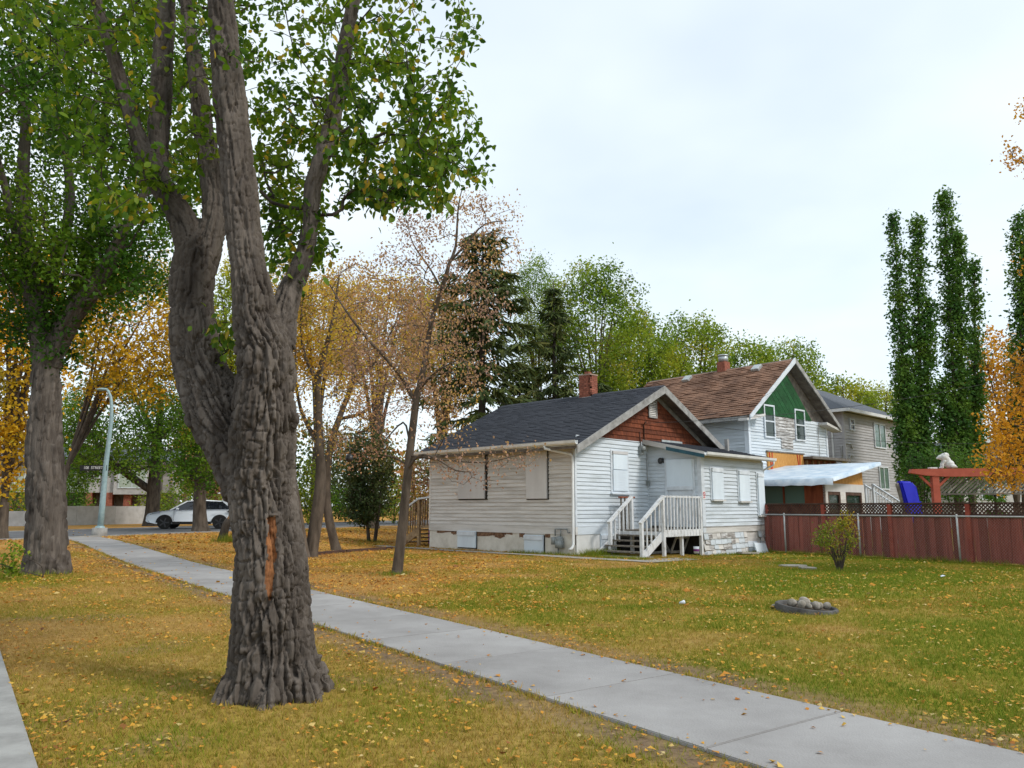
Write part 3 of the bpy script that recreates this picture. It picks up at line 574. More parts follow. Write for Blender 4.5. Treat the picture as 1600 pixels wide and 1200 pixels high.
# ---- 2. second elm, dark crown, left edge
T = Tree(tip=0.010, step=0.35, expo=2.2); Y2 = 16.8
T.limb([q4(72, 905, Y2, 36), q4(73, 880, Y2, 30), q4(73, 830, Y2, 26), q4(72, 760, Y2, 25), q4(70, 700, Y2, 24.5), q4(70, 640, Y2, 21), q4(72, 590, Y2, 20), q4(74, 550, Y2, 19)])
T.limb([q4(70, 560, Y2, 16), q4(58, 500, Y2, 13), q4(46, 430, 17, 13), q4(38, 350, 17, 11), q4(36, 270, 17, 10), q4(40, 180, 17, 8), q4(30, 60, 17, 5)])
T.limb([q4(78, 560, Y2, 18), q4(100, 515, Y2, 15), q4(135, 465, 16.6, 13), q4(170, 410, 16.4, 11), q4(200, 350, 16.2, 8), q4(240, 270, 16, 5)])
T.limb([q4(60, 490, 16.9, 11), q4(85, 420, 17.3, 9), q4(108, 330, 17.5, 8), q4(105, 250, 17.6, 7), q4(88, 160, 17.8, 6), q4(90, 40, 18, 3)])
T.limb([q4(100, 515, 16.8, 10), q4(125, 430, 17.5, 8), q4(150, 320, 17.8, 7), q4(160, 220, 18, 6), q4(170, 100, 18, 4)])
T.limb([q4(46, 430, 17, 7), q4(20, 350, 16.5, 6), q4(0, 260, 16, 5), q4(-30, 180, 16, 3)])
tg = np.vstack([ellip(P(90, 250, 17), (3.6, 3.2, 4.2), 520, .2), ellip(P(90, 40, 17), (4.2, 3.4, 3.0), 260, .2), ellip(P(150, 400, 16.6), (1.6, 1.6, 1.6), 110), ellip(P(20, 430, 16.8), (1.5, 1.6, 1.7), 80), ellip(P(75, 520, 16.7), (.7, .7, .8), 30)])
make_tree('elm_tree', 'thick straight elm at the left edge with dark green crown above the lawn', T, tg, M['bark_elm'], LM['dark'], 0.115, count=54000, spread=0.22, rmax=0.03, sides=10, up=0.1, cl=0.6, keep=0.9, tmix=0.6)
def bark_tube(polys, root, off, m, n=56, step=.03, depth=.055):
    for L in polys:
        L4 = smoothline([q4(*q) for q in L], step); k = len(L4); d = np.gradient(L4[:, :3], axis=0); d = unit(d); al = np.concatenate([[0], np.cumsum(np.linalg.norm(np.diff(L4[:, :3], axis=0), axis=1))])
        u = unit(np.cross(d, np.array([.31, .93, .19]))); w = np.cross(d, u); a = np.arange(n) * 2 * math.pi / n
        rhv = np.cos(a)[None, :, None] * u[:, None] + np.sin(a)[None, :, None] * w[:, None]; r_ = L4[:, 3][:, None]
        cc = np.stack([np.cos(a)[None] * np.clip(r_, .08, 1) * 14, np.sin(a)[None] * np.clip(r_, .08, 1) * 14, np.repeat((al * 1.8)[:, None], n, 1)], -1); wob = (fbm(cc * .35 + 7, 2) - .5)[..., None]
        g1 = np.abs(2 * fbm(cc + wob * 1.3 + 3.3, 2) - 1); g2 = np.abs(2 * vn(cc * np.array([2.1, 2.1, 2.4]) + 9.1) - 1)
        ds = depth * np.clip(r_ / .3, .3, 1) * (.5 - 1.6 * np.exp(-(g1 / .2) ** 2) - .7 * np.exp(-(g2 / .2) ** 2)) + .03 * (fbm(cc * .12, 2) - .5)
        V = L4[:, None, :3] + rhv * (r_ * 1.03 + ds)[..., None]; I = np.arange(k - 1)[:, None] * n + np.arange(n)[None]; J = np.arange(k - 1)[:, None] * n + (np.arange(n)[None] + 1) % n
        link('bark', npmesh('bark', V.reshape(-1, 3) - off, np.stack([I, J, J + n, I + n], -1).reshape(-1, 4), smooth=True), m, root)
E2R = [o for o in bpy.data.objects if o.get('label', '').startswith('thick straight elm')][0]
bark_tube([[(72, 905, Y2, 37), (73, 880, Y2, 31), (73, 830, Y2, 27), (72, 760, Y2, 26), (70, 700, Y2, 25), (70, 640, Y2, 22), (72, 590, Y2, 20.5), (74, 550, Y2, 19.5)], [(70, 570, Y2, 16.5), (58, 500, Y2, 13.5), (46, 430, 17, 13.5), (38, 350, 17, 11.3), (36, 270, 17, 10.2)], [(76, 570, Y2, 18), (100, 515, Y2, 15.5), (135, 465, 16.6, 13.5), (170, 410, 16.4, 11.3), (200, 350, 16.2, 8.2)]], E2R, np.array(E2R.location), M['bark_elm'])
# ---- 3. slender half-bare maple before the house
T = Tree(tip=0.0045, step=0.25, expo=2.25); Y3 = 16.8
T.limb([q4(620, 903, Y3, 13), q4(621, 890, Y3, 9.5), q4(628, 830, Y3, 8.3), q4(634, 770, Y3, 7.6), q4(640, 710, Y3, 7), q4(646, 660, Y3, 6.6), q4(650, 625, Y3, 6.2)])
T.limb([q4(650, 625, Y3, 5.6), q4(662, 575, Y3, 5), q4(669, 530, Y3, 4.6), q4(678, 487, Y3, 4.2), q4(691, 450, 16.6, 3.8), q4(702, 412, 16.5, 3.2), q4(712, 385, 16.5, 2.4), q4(716, 325, 16.5, 1.5), q4(722, 295, 16.5, .8)])
T.limb([q4(648, 627, Y3, 4.3), q4(632, 597, Y3, 3.6), q4(612, 570, 16.5, 3), q4(572, 527, 16.2, 2.4), q4(540, 485, 16, 1.7), q4(512, 440, 16, 1)])
T.limb([q4(704, 408, 16.5, 2.2), q4(730, 380, 16.3, 1.8), q4(758, 350, 16.2, 1.1), q4(800, 345, 16, .6)])
T.limb([q4(654, 610, Y3, 2.4), q4(672, 590, 16.5, 2), q4(690, 575, 16.2, 1.4), q4(720, 560, 16, .8)])
T.limb([q4(690, 452, 16.6, 2), q4(672, 420, 16.9, 1.6), q4(645, 380, 17, 1.1), q4(636, 345, 17, .6)])
T.limb([q4(636, 735, Y3, 2.6), q4(655, 712, 16.4, 2), q4(680, 716, 16, 1.6), q4(712, 735, 15.7, 1.2), q4(735, 737, 15.5, .7)])
T.limb([q4(640, 712, Y3, 2.2), q4(690, 718, 16.2, 1.4), q4(760, 722, 15.8, 1), q4(830, 705, 15.5, .5)])
T.limb([q4(634, 725, Y3, 1.8), q4(615, 714, 16.8, 1.5), q4(600, 711, 16.8, .8)])
T.limb([q4(640, 690, Y3, 1.9), q4(630, 660, 17, 1.6), q4(600, 690, 17, 1)])
tg = scr(715, 345, 95, 50, 15.6, 17.6, 90) + scr(600, 440, 75, 60, 15.4, 17.4, 60) + scr(700, 470, 90, 80, 15.6, 17.8, 95) + scr(620, 560, 75, 55, 15.6, 17.8, 60) + scr(770, 400, 50, 40, 15.5, 17, 30) + scr(700, 580, 70, 50, 15.4, 17.5, 55) + scr(690, 660, 50, 40, 15.4, 17, 26) + scr(730, 735, 75, 30, 15.2, 16, 24) + scr(800, 715, 45, 20, 15.2, 15.9, 9) + scr(640, 380, 40, 50, 15.6, 17, 24)
make_tree('maple_tree', 'slender half-bare maple standing alone on the lawn before the white house', T, np.array(tg), M['bark_mid'], LM['pinkish'], 0.066, count=7600, spread=0.13, rmax=0.009, up=0.2, cl=0.9, keep=0.62, droop=1.0, tmix=.5)
# ---- 4. clump of leaning stems to the left of it
T = Tree(tip=0.006, step=0.3, expo=2.25); Y4 = 22.3
T.limb([q4(484, 880, Y4, 15), q4(487, 860, Y4, 11.5), q4(496, 800, Y4, 11), q4(501, 750, Y4, 9.5), q4(500, 700, Y4, 7), q4(498, 640, 22.5, 6), q4(497, 595, 22.5, 5.5), q4(510, 540, 22.5, 4.5), q4(520, 500, 22.5, 3), q4(530, 430, 22.5, 1.5)])
T.limb([q4(497, 597, 22.5, 4), q4(478, 560, 22.5, 3), q4(470, 510, 22.4, 2), q4(475, 450, 22, 1)])
T.limb([q4(500, 700, Y4, 5), q4(470, 640, 22.8, 3), q4(462, 580, 22.8, 2), q4(462, 520, 22.8, 1)])
tg = scr(520, 480, 70, 60, 21, 24.5, 130) + scr(560, 560, 70, 80, 21, 24.5, 120) + scr(480, 520, 35, 70, 21.4, 23.5, 60) + scr(510, 640, 60, 60, 21.3, 23.8, 60)
make_tree('elm_tree', 'young tree with rusty orange leaves, thick stem leaning right beside the big elm', T, np.array(tg), M['bark_mid'], LM['mixgold'], 0.085, count=5500, spread=0.2, rmax=0.014, keep=0.75, group='young trees left of the white house')
T = Tree(tip=0.006, step=0.3, expo=2.25); Y5 = 25
T.limb([q4(527, 866, Y5, 11), q4(523, 850, Y5, 8), q4(514, 810, Y5, 7.5), q4(510, 770, Y5, 7), q4(516, 700, Y5, 6), q4(535, 640, 25.5, 5), q4(550, 600, 25.5, 4.5), q4(556, 540, 25.5, 3), q4(570, 470, 25.5, 1.6)])
T.limb([q4(550, 602, 25.5, 3), q4(590, 560, 25.5, 2.4), q4(620, 500, 25.5, 1.4)])
T.limb([q4(530, 655, 25.5, 3), q4(575, 640, 25.8, 2.4), q4(610, 590, 26, 1.6)])
tg = scr(600, 500, 80, 60, 24, 28, 130) + scr(590, 590, 80, 70, 24, 28, 120) + scr(660, 560, 60, 70, 24.5, 28, 70) + scr(560, 680, 60, 50, 24, 27, 50)
make_tree('maple_tree', 'young tree with reddish leaves, thinner stem behind the leaning clump', T, np.array(tg), M['bark_mid'], LM['rust'], 0.09, count=6500, spread=0.2, rmax=0.014, keep=0.75, group='young trees left of the white house')
T = Tree(tip=0.006, step=0.3); T.limb([q4(478, 884, 22, 12), q4(474, 860, 22, 9), q4(466, 810, 22, 8.5), q4(459, 760, 22.2, 7), q4(452, 700, 22.3, 5), q4(450, 600, 22.5, 3.5), q4(455, 500, 22.6, 2)])
make_tree('elm_tree', 'narrow young trunk leaning left, half hidden by the big foreground elm', T, np.array(scr(440, 480, 60, 80, 21.5, 24, 90) + scr(440, 600, 40, 60, 21.5, 24, 40)), M['bark_mid'], LM['yellow'], 0.085, count=4000, spread=0.16, rmax=0.014, keep=0.7, group='young trees left of the white house')
# ---- 5. dense dark shrub tree with two thin stems
T = Tree(tip=0.008, step=0.3); Y6 = 31
def gq(px, py, z, hw):
    q = gp(px, py, z); return (q[0], q[1], z - 0.05, pxr(hw, q[1]))
T.limb([q4(577, 852, Y6, 4), q4(575, 830, Y6, 3), q4(572, 790, Y6, 2.5), q4(565, 740, Y6, 2), q4(560, 690, Y6, 1)])
T.limb([q4(585, 852, Y6, 3.5), q4(589, 820, Y6, 3), q4(594, 780, Y6, 2.4), q4(598, 720, Y6, 1.4), q4(590, 660, Y6, 1)])
make_tree('shrub_tree', 'dense dark green shrub tree on two thin stems left of the house', T, np.array(scr(578, 740, 38, 72, 29.8, 32.4, 330) + scr(565, 790, 22, 28, 30, 32, 90)), M['bark_dark'], LM['shrub'], 0.12, count=9000, spread=0.15, rmax=0.03, keep=0.9, minz=1.0)
# ---- conifers behind the house
def spruce(name, label, base, H, Rb, leafm, nb=None, group=None, bare=0.1, size=0.36, lean=0.0, quads=70, zmin=2.0, rag=.5):
    root = thing(name, label, 'tree', (float(base[0]), float(base[1]), float(base[2])), group=group)
    mb = MB(); mb.tube([(0, 0, 0), (lean * .3, 0, H * .5), (lean, 0, H)], [H * 0.014 + .05, H * 0.009 + .02, 0.02], 7)
    ps = []; ds = []; z = H * bare + zmin
    while z < H - 0.25:
        f = 1 - (z / H); L0 = Rb * (0.12 + 0.95 * f ** 0.8); k = random.randint(4, 6); ph = random.uniform(0, 6.3)
        for j in range(k):
            a = ph + 6.283 * j / k + random.uniform(-.3, .3); L = L0 * random.uniform(0.35, 1.35); dr = random.uniform(-0.30, 0.02) - 0.25 * f
            d = np.array([math.cos(a), math.sin(a), dr]); e = d * L + np.array([0, 0, 0.16 * L])
            mb.tube([(lean * z / H, 0, z), tuple(np.array([lean * z / H, 0, z]) + d * L * .5), tuple(np.array([lean * z / H, 0, z]) + e)], [0.03, 0.02, 0.006], 4, False)
            m = int(quads * L / 2.2) + 8; u = rng.uniform(0.12, 1, m) ** 0.8; c = np.array([lean * z / H, 0, z]) + d * (L * u)[:, None] + np.array([0, 0, 1]) * (0.16 * L * u * u)[:, None]
            sd = np.array([-math.sin(a), math.cos(a), 0]); lat = rng.choice([-1, 1], m) * rng.uniform(0, .34, m) * L * (1.05 - u) * .7
            c = c + sd * lat[:, None] + np.array([0, 0, -1]) * (np.abs(lat) * .35 + rng.uniform(0, .12, m))[:, None]
            ps.append(c); dd = d + sd * np.sign(lat)[:, None] * .9 + np.array([0, 0, -.45]); ds.append(dd)
        z += random.uniform(0.42, 0.80) * (0.6 + 0.7 * f)
    mb.build('trunk', M['bark_dark'], root, True)
    ps = np.vstack(ps); ds = unit(np.vstack(ds)); V, F, t = leaves(ps, size, 'needle', dirs=ds * 1.4, droop=.2, tint=np.clip(.6 * clump(ps, 1.2) + .45 * rng.uniform(size=len(ps)) - .05, 0, 1))
    link('crown', npmesh('crown', V, F, t), leafm, root); return root
b = P(752, 793, 37); spruce('spruce_tree', 'tall ragged dark spruce rising behind the charcoal house roof', (b[0], b[1], 0), 15.4, 4.5, LM['spruce'], size=.5, quads=62)
b = P(868, 793, 41); spruce('spruce_tree', 'narrow dark spruce left of the brick chimney behind the house', (b[0], b[1], 0), 13.8, 2.2, LM['spruce'], size=.45, quads=70)
b = P(812, 793, 46); spruce('spruce_tree', 'shorter dark spruce filling the gap behind the house roof', (b[0], b[1], 0), 10.5, 3.6, LM['spruce'], size=.5, quads=75)
b = P(935, 793, 47); spruce('spruce_tree', 'low dark conifer just behind the brick chimney', (b[0], b[1], 0), 9.6, 3.0, LM['spruce'], size=.45, quads=70)
b = P(1549, 716, 30); spruce('spruce_tree', 'small green conifer among the orange leaves at the right edge', (b[0], b[1], 0), 3.5, .8, LM['dark'], size=.25, quads=60, zmin=.3)
# ---- broadleaf trees behind the houses and along the far streets
def vase(name, label, px, Y, top, halfw, leafm, barkm='bark_mid', n=420, per=4, ls=0.16, keep=.8, cover=4.2, low=None, group='trees behind the houses', nl=7, wood=7.5, lean=0, shell=.25, tmix=.6, bias=0.0):
    """upswept crown: px column, depth, top row and half-width in photo pixels"""
    b = P(px, 793, Y); zt = P(px, top, Y)[2]; rw = pxr(halfw, Y); z0 = float(gz(b[0], b[1])); zl = zt * .42 if low is None else P(px, low, Y)[2]
    T = Tree(tip=0.012, step=0.55, expo=2.2); r0 = pxr(wood, Y); fz = max(1.6, zl * .55)
    T.limb([(b[0], b[1], z0 - .1, r0 * 1.4), (b[0], b[1], z0 + .4, r0), (b[0] + lean * .2, b[1], fz, r0 * .8)])
    for k in range(nl):
        a = 6.283 * k / nl + random.uniform(-.4, .4); rad = rw * random.uniform(.35, .85); e = np.array([b[0] + lean + math.cos(a) * rad, b[1] + math.sin(a) * rad, zl + (zt - zl) * random.uniform(.55, .9)])
        s_ = np.array([b[0] + lean * .2, b[1], fz]); m_ = s_ * .5 + e * .5 - np.array([math.cos(a), math.sin(a), 0]) * rad * .18
        T.limb([(*s_, r0 * .5), (*m_, r0 * .33), (*e, r0 * .08)])
    c = (b[0] + lean, b[1], (zl + zt) / 2); tg = ellip(c, (rw, rw, (zt - zl) / 2), int(n * 1.4), shell)
    keepm = fbm(tg * .7 + random.uniform(0, 50), 2) > .34; tg = tg[keepm]
    return make_tree(name, label, T, tg, M[barkm], leafm, ls, count=cover * (.5 + .6 * keep) * 1.57 * halfw * ((793 - (zl - CAMH) * 1215 / Y) - top) / ((ls * 1215 / Y) ** 2 * .34), spread=.34, rmax=.06, group=group, up=.35, cl=.5, tmix=tmix, bias=bias, sides=5)
vase('elm_tree', 'tall upswept green elm right of the spruces behind the brick chimney', 935, 52, 405, 92, LM['green'], n=620, ls=.2, per=4, low=640, keep=.72, wood=6)
vase('elm_tree', 'thin-leaved greyish tree between the tall spruce and the upswept elm', 840, 56, 395, 45, LM['green'], n=240, ls=.15, per=3, low=600, keep=.5, wood=4)
vase('elm_tree', 'leafy green tree above the ridge of the charcoal roof', 1000, 60, 490, 65, LM['green'], n=460, ls=.24, per=4, low=640, bias=.12)
vase('elm_tree', 'green tree with raised tip above the brown roof ridge', 1092, 64, 488, 62, LM['green'], n=460, ls=.25, per=4, low=640, bias=.1)
vase('elm_tree', 'low bushy green tree left of the silver chimney cap', 1040, 57, 535, 60, LM['lime'], n=380, ls=.2, per=4, low=670, bias=-.15)
vase('elm_tree', 'green tree behind the silver chimney cap of the brown roof', 1168, 70, 528, 66, LM['green'], n=440, ls=.27, per=4, low=640)
vase('elm_tree', 'spreading grey-green tree behind the green gable peak', 1240, 72, 527, 66, LM['green'], n=420, ls=.25, per=4, low=650, keep=.6)
vase('ash_tree', 'bright yellow-green tree over the grey house roof', 1325, 66, 588, 62, LM['lime'], n=460, ls=.25, per=5, low=690)
vase('ash_tree', 'small yellow-green tree between grey house roof and first poplars', 1385, 74, 602, 40, LM['lime'], n=240, ls=.2, per=5, low=690, bias=.2)
vase('elm_tree', 'tree with yellow and rust leaves behind the slender maple', 585, 46, 425, 105, LM['mixgold'], n=620, ls=.19, per=4, cover=2.9, low=620, group='trees across the street', bias=.1)
vase('elm_tree', 'olive and bronze tree between the slender maple and the tall spruce', 690, 52, 440, 80, LM['olive'], n=420, ls=.22, per=4, low=660, group='trees across the street')
vase('elm_tree', 'golden tree showing right beside the foreground elm trunk', 490, 58, 430, 70, LM['yellow'], n=340, ls=.23, per=4, low=600, group='trees across the street', keep=.7)
# left side of the street
vase('elm_tree', 'yellow-green tree glimpsed between the forked stems of the foreground elm', 362, 50, 392, 62, LM['lime'], n=420, ls=.22, low=640, group='trees across the street', bias=.15)
vase('elm_tree', 'golden elm with broad crown behind the two big elms', 78, 40, 395, 120, LM['yellow'], n=820, ls=.22, per=4, low=640, group='trees across the street', wood=6, lean=3.6, cover=3.8)
vase('elm_tree', 'golden orange tree at the far left edge of the picture', 5, 30, 340, 62, LM['yellow'], n=620, ls=.19, per=5, low=780, group='trees across the street', wood=10, bias=.1)
T = Tree(tip=.012, step=.45, expo=2.2); Yg = 52
T.limb([q4(237, 826, Yg, 16), q4(238, 800, Yg, 11), q4(241, 755, Yg, 10), q4(244, 710, Yg, 7), q4(249, 660, Yg, 6), q4(252, 610, Yg, 3)])
T.limb([q4(238, 768, Yg, 7), q4(215, 752, Yg, 6), q4(195, 738, 51, 5.5), q4(175, 722, 51, 5), q4(150, 690, 51, 3)])
T.limb([q4(244, 700, Yg, 5), q4(232, 660, Yg, 4), q4(210, 620, Yg, 2)]); T.limb([q4(246, 690, Yg, 4), q4(275, 660, Yg, 3), q4(300, 640, Yg, 1.5)])
make_tree('elm_tree', 'green tree with long low limb behind the teal street lamp', T, np.array(scr(180, 660, 100, 75, 47, 56, 560) + scr(120, 690, 40, 80, 47, 54, 240) + scr(260, 640, 55, 70, 48, 55, 200) + scr(215, 700, 60, 45, 46, 50, 120)), M['bark_dark'], LM['dark'], .2, count=16000, spread=.35, rmax=.06, keep=.85, group='trees across the street', tmix=.7, bias=.12)
T = Tree(tip=.012, step=.4, expo=2.2); Yc = 40.5
T.limb([q4(314, 834, Yc, 17), q4(313, 822, Yc, 12.5), q4(312, 790, Yc, 10), q4(314, 740, Yc, 9), q4(316, 690, Yc, 7), q4(318, 620, Yc, 4)])
make_tree('elm_tree', 'dark leafy tree whose trunk stands right before the white car', T, np.array(scr(310, 725, 42, 40, 38, 43, 230) + scr(315, 660, 50, 60, 38, 43, 180)), M['bark_mid'], LM['dark'], .17, count=7000, spread=.25, rmax=.05, keep=.85, group='trees across the street', bias=.1, minz=2)
vase('ash_tree', 'glowing yellow tree seen far away above the white car', 288, 90, 655, 26, LM['yellow'], n=200, ls=.3, per=5, low=740, group='trees across the street', bias=.35, wood=4)
vase('elm_tree', 'orange and green tree beyond the white car', 330, 70, 690, 50, LM['rust'], n=260, ls=.24, per=5, low=790, group='trees across the street')
# ---- poplars
def poplar(label, cols, Y, group='columnar poplars behind the right fence'):
    """cols: list of (px top, px bottom, y top, y bottom, half width)"""
    x0 = np.mean([c[1] for c in cols]); b = P(x0, 793, Y); T = Tree(tip=.008, step=.5, expo=2.2); T.limb([(b[0], b[1], -.2, .3), (b[0], b[1], 1.0, .26)]); tg = []
    for (xt, xb, yt, yb, hw) in cols:
        pts = [(b[0], b[1], 1.0, .16)]; ks = 6
        for k in range(1, ks + 1):
            u = k / ks; q = P(xb + (xt - xb) * u, yb + (yt - yb) * u, Y); pts.append((*q, .12 * (1 - u) + .01))
        T.limb(pts); hw *= 1.12; n = int(abs(yb - yt) * hw / 11)
        u = rng.uniform(0, 1, n); prof = hw * np.clip(1.12 * np.minimum(1, (1 - u) * 5 + .35), .3, 1.1) * (0.72 + .5 * fbm(np.stack([u * 13, u * 0 + xt, u * 0], -1), 2))
        a = rng.uniform(0, 6.283, n); rr_ = np.sqrt(rng.uniform(.1, 1, n))
        for uu, pf, aa, r_ in zip(u, prof, a, rr_):
            q = P(xb + (xt - xb) * uu + math.cos(aa) * r_ * pf, yb + (yt - yb) * uu, Y); q[1] += math.sin(aa) * r_ * pxr(pf, Y); tg.append(q)
    return make_tree('poplar_tree', label, T, np.array(tg), M['bark_mid'], LM['poplar'], .17, count=sum(7.5 * 2 * c[4] * abs(c[3] - c[2]) for c in cols) / ((.17 * 1215 / Y) ** 2 * .34), spread=.15, rmax=.06, up=.9, cost=1.2, group=group, cl=1.1, tmix=.6, sides=4)
poplar('leftmost columnar poplar with two spires beside the grey house', [(1396, 1422, 334, 745, 10.5), (1433, 1440, 338, 745, 12), (1450, 1448, 470, 745, 11), (1415, 1422, 560, 745, 17)], 37)
poplar('tallest columnar poplar, middle one of the row behind the fence', [(1475, 1498, 300, 745, 12), (1497, 1507, 362, 745, 9.5), (1470, 1490, 600, 745, 14)], 37)
poplar('short narrow poplar just right of the tallest one', [(1523, 1523, 407, 745, 9), (1526, 1514, 590, 745, 13)], 38)
poplar('columnar poplar cut by the right edge of the picture', [(1594, 1598, 336, 745, 13), (1612, 1606, 380, 745, 12)], 36)
# ---- orange trees at the right edge
vase('maple_tree', 'bright orange tree behind the poplars at the right', 1590, 44, 512, 62, LM['orange'], n=520, ls=.22, per=4, cover=2.7, low=760, group='orange trees at the right edge', bias=.1)
T = Tree(tip=.006, step=.3, expo=2.2); bx = P(1760, 793, 18)
T.limb([(bx[0], 18, -.1, .26), (bx[0], 18, 1.2, .2), (bx[0] - .1, 18, 2.5, .17), (bx[0] - .2, 18, 5.5, .1), (bx[0] - .3, 18, 9, .05), (bx[0] - .3, 18, 12, .02)])
for (x, y) in [(1570, 660), (1560, 740), (1590, 560), (1590, 250), (1600, 180), (1620, 420)]:
    e = P(x, y, 17.6); T.limb([(bx[0] - .1, 18, max(1.8, e[2] - 1.4), .06), (*(np.array([bx[0] - .1, 18, max(2, e[2] - 1.2)]) * .5 + e * .5 + np.array([0, 0, .2])), .04), (*e, .012)])
tg = scr(1585, 650, 42, 55, 16.8, 18.6, 110) + scr(1575, 725, 40, 38, 16.8, 18.4, 90) + scr(1600, 590, 30, 45, 17, 18.6, 50) + scr(1590, 242, 16, 16, 17, 18.2, 12) + scr(1604, 178, 8, 22, 17, 18.2, 8) + scr(1700, 500, 75, 190, 16.5, 19.5, 260) + scr(1720, 200, 75, 150, 16.5, 19.5, 150) + scr(1612, 400, 20, 40, 17, 18, 12)
make_tree('maple_tree', 'orange maple with branches reaching in over the red pergola', T, np.array(tg), M['bark_mid'], LM['orange'], .085, count=14000, spread=.14, rmax=.018, keep=.85, group='orange trees at the right edge', cl=.9)
# ---- shrubs and the far belt of trees
def bush(name, label, px, Y, top, halfw, leafm, n=160, ls=.12, per=5, depth=None, bottom=None, group=None, stems=5, keep=.9, bias=0.0, z=None):
    b = P(px, 793, Y); z0 = float(gz(b[0], b[1])) if z is None else z; zt = P(px, top, Y)[2]; rw = pxr(halfw, Y); zb = z0 + .1 if bottom is None else P(px, bottom, Y)[2]
    T = Tree(tip=.006, step=.25, expo=2.2); T.limb([(b[0], b[1], z0 - .1, .05), (b[0], b[1], z0 + .15, .045)])
    for k in range(stems):
        a = 6.283 * k / stems + random.uniform(-.4, .4); T.limb([(b[0], b[1], z0 + .1, .03), (b[0] + math.cos(a) * rw * .3, b[1] + math.sin(a) * rw * .3, z0 + (zt - z0) * .4, .022), (b[0] + math.cos(a) * rw * .6, b[1] + math.sin(a) * rw * .6, z0 + (zt - z0) * .8, .008)])
    tg = ellip((b[0], b[1], (zb + zt) / 2), (rw, depth or rw, (zt - zb) / 2), n, .2)
    return make_tree(name, label, T, tg, M['bark_dark'], leafm, ls, count=2.6 * 3.14 * halfw * (795 - top) / 2 / ((ls * 1215 / Y) ** 2 * .34), spread=ls * 1.4, rmax=.05, group=group, cat='shrub', sides=4, bias=bias, cl=.9)
G2 = 'garden shrubs across the street'
bush('garden_shrub', 'yellow-green shrub behind the garden wall left of the white car', 240, 62, 762, 32, LM['lime'], 220, .2, group=G2)
bush('garden_shrub', 'green shrub directly behind the white car bonnet', 285, 60, 758, 34, LM['green'], 240, .2, group=G2)
bush('garden_shrub', 'olive shrub behind the white car tailgate', 350, 62, 765, 36, LM['green'], 240, .2, group=G2)
bush('garden_shrub', 'yellow-leaved shrub at the far left behind the pale wall', 22, 60, 745, 32, LM['lime'], 240, .2, group=G2, bias=.2)
bush('garden_shrub', 'dark green shrub left of the thick elm trunk behind the wall', 12, 58, 772, 22, LM['dark'], 160, .18, group=G2)
bush('garden_shrub', 'small rounded green shrub by the townhouse door', 128, 64, 775, 22, LM['green'], 150, .2, group=G2)
bush('garden_shrub', 'dark conical shrub before the townhouse wall', 113, 62, 710, 26, LM['dark'], 260, .2, group=G2)
bush('garden_shrub', 'bright yellow-green shrub right of the foreground elm', 482, 56, 712, 26, LM['lime'], 260, .18, group=G2)
bush('garden_shrub', 'dark green shrub on the far verge behind the young stems', 540, 64, 752, 38, LM['dark'], 240, .2, group=G2)
bush('garden_shrub', 'broad green shrub seen left of the wooden front steps', 615, 60, 745, 30, LM['green'], 220, .2, group=G2)
bush('garden_shrub', 'tall dull green shrub mass behind the young stems', 530, 72, 660, 46, LM['shrub'], 330, .26, group=G2)
bush('garden_shrub', 'rust-tinged shrub just left of the house corner', 655, 48, 690, 30, LM['rust'], 240, .16, group=G2)
bush('garden_shrub', 'dense green bush behind the red fence under the poplars', 1500, 33, 690, 45, LM['poplar'], 420, .12, group='bushes behind the red fence', bottom=790)
bush('garden_shrub', 'green bush against the grey house beside the blue slide', 1440, 34, 700, 24, LM['poplar'], 300, .12, group='bushes behind the red fence', bottom=795)
# far belt: reads as one mass behind everything
fb = []
for k in range(150):
    a = math.radians(-58 + 116 * k / 149 + random.uniform(-.5, .5)); d = random.uniform(105, 150); hgt = random.uniform(9, 14)
    fb.append(ellip((math.sin(a) * d, math.cos(a) * d, hgt * .5), (random.uniform(4, 6), random.uniform(4, 6), hgt * .55), 330, .5))
fb = np.vstack(fb); V, F, t = leaves(fb, 0.75, 'rhomb', tint=np.clip((clump(fb, .12) - .5) * 2 + .45 + .3 * (rng.uniform(size=len(fb)) - .5), 0, 1))
LM['belt'] = tintmat('distant_foliage', [(0.02, 0.05, 0.012), (0.05, 0.09, 0.016), (0.12, 0.15, 0.025), (0.32, 0.23, 0.03), (0.30, 0.13, 0.04)], .3)
o = link('distant_trees', npmesh('distant_trees', V, F, t), LM['belt'], kind='stuff'); tag(o, 'mixed green and golden trees far behind the houses', 'trees')
# multi-stemmed bush on the right lawn
b = P(1312, 888, 18.4); T = Tree(tip=.003, step=.12, expo=2.2); bz = float(gz(b[0], b[1]))
T.limb([(b[0], 18.4, bz - .05, .05), (b[0], 18.4, bz + .05, .05)])
for k in range(16):
    a = 6.283 * k / 16; e = P(1312 + math.cos(a) * random.uniform(14, 34), random.uniform(815, 850), 18.4 + math.sin(a) * .35)
    T.limb([(b[0] + math.cos(a) * .05, 18.4 + math.sin(a) * .05, bz, .016), (b[0] + math.cos(a) * .12, 18.4 + math.sin(a) * .12, bz + .3, .013), (*e, .006)])
make_tree('lawn_bush', 'small many-stemmed bush with yellow and green leaves before the red fence', T, np.array(scr(1305, 838, 38, 26, 18, 18.8, 110) + scr(1322, 815, 14, 14, 18.2, 18.6, 22)), M['bark_dark'], tintmat('autumn_bush_leaf', [(0.09, 0.14, .02), (0.20, 0.25, .02), (0.36, 0.28, .02), (0.46, 0.20, .015)], .35), .055, count=1700, spread=.06, rmax=.010, cat='shrub', cl=2.2, sides=5)
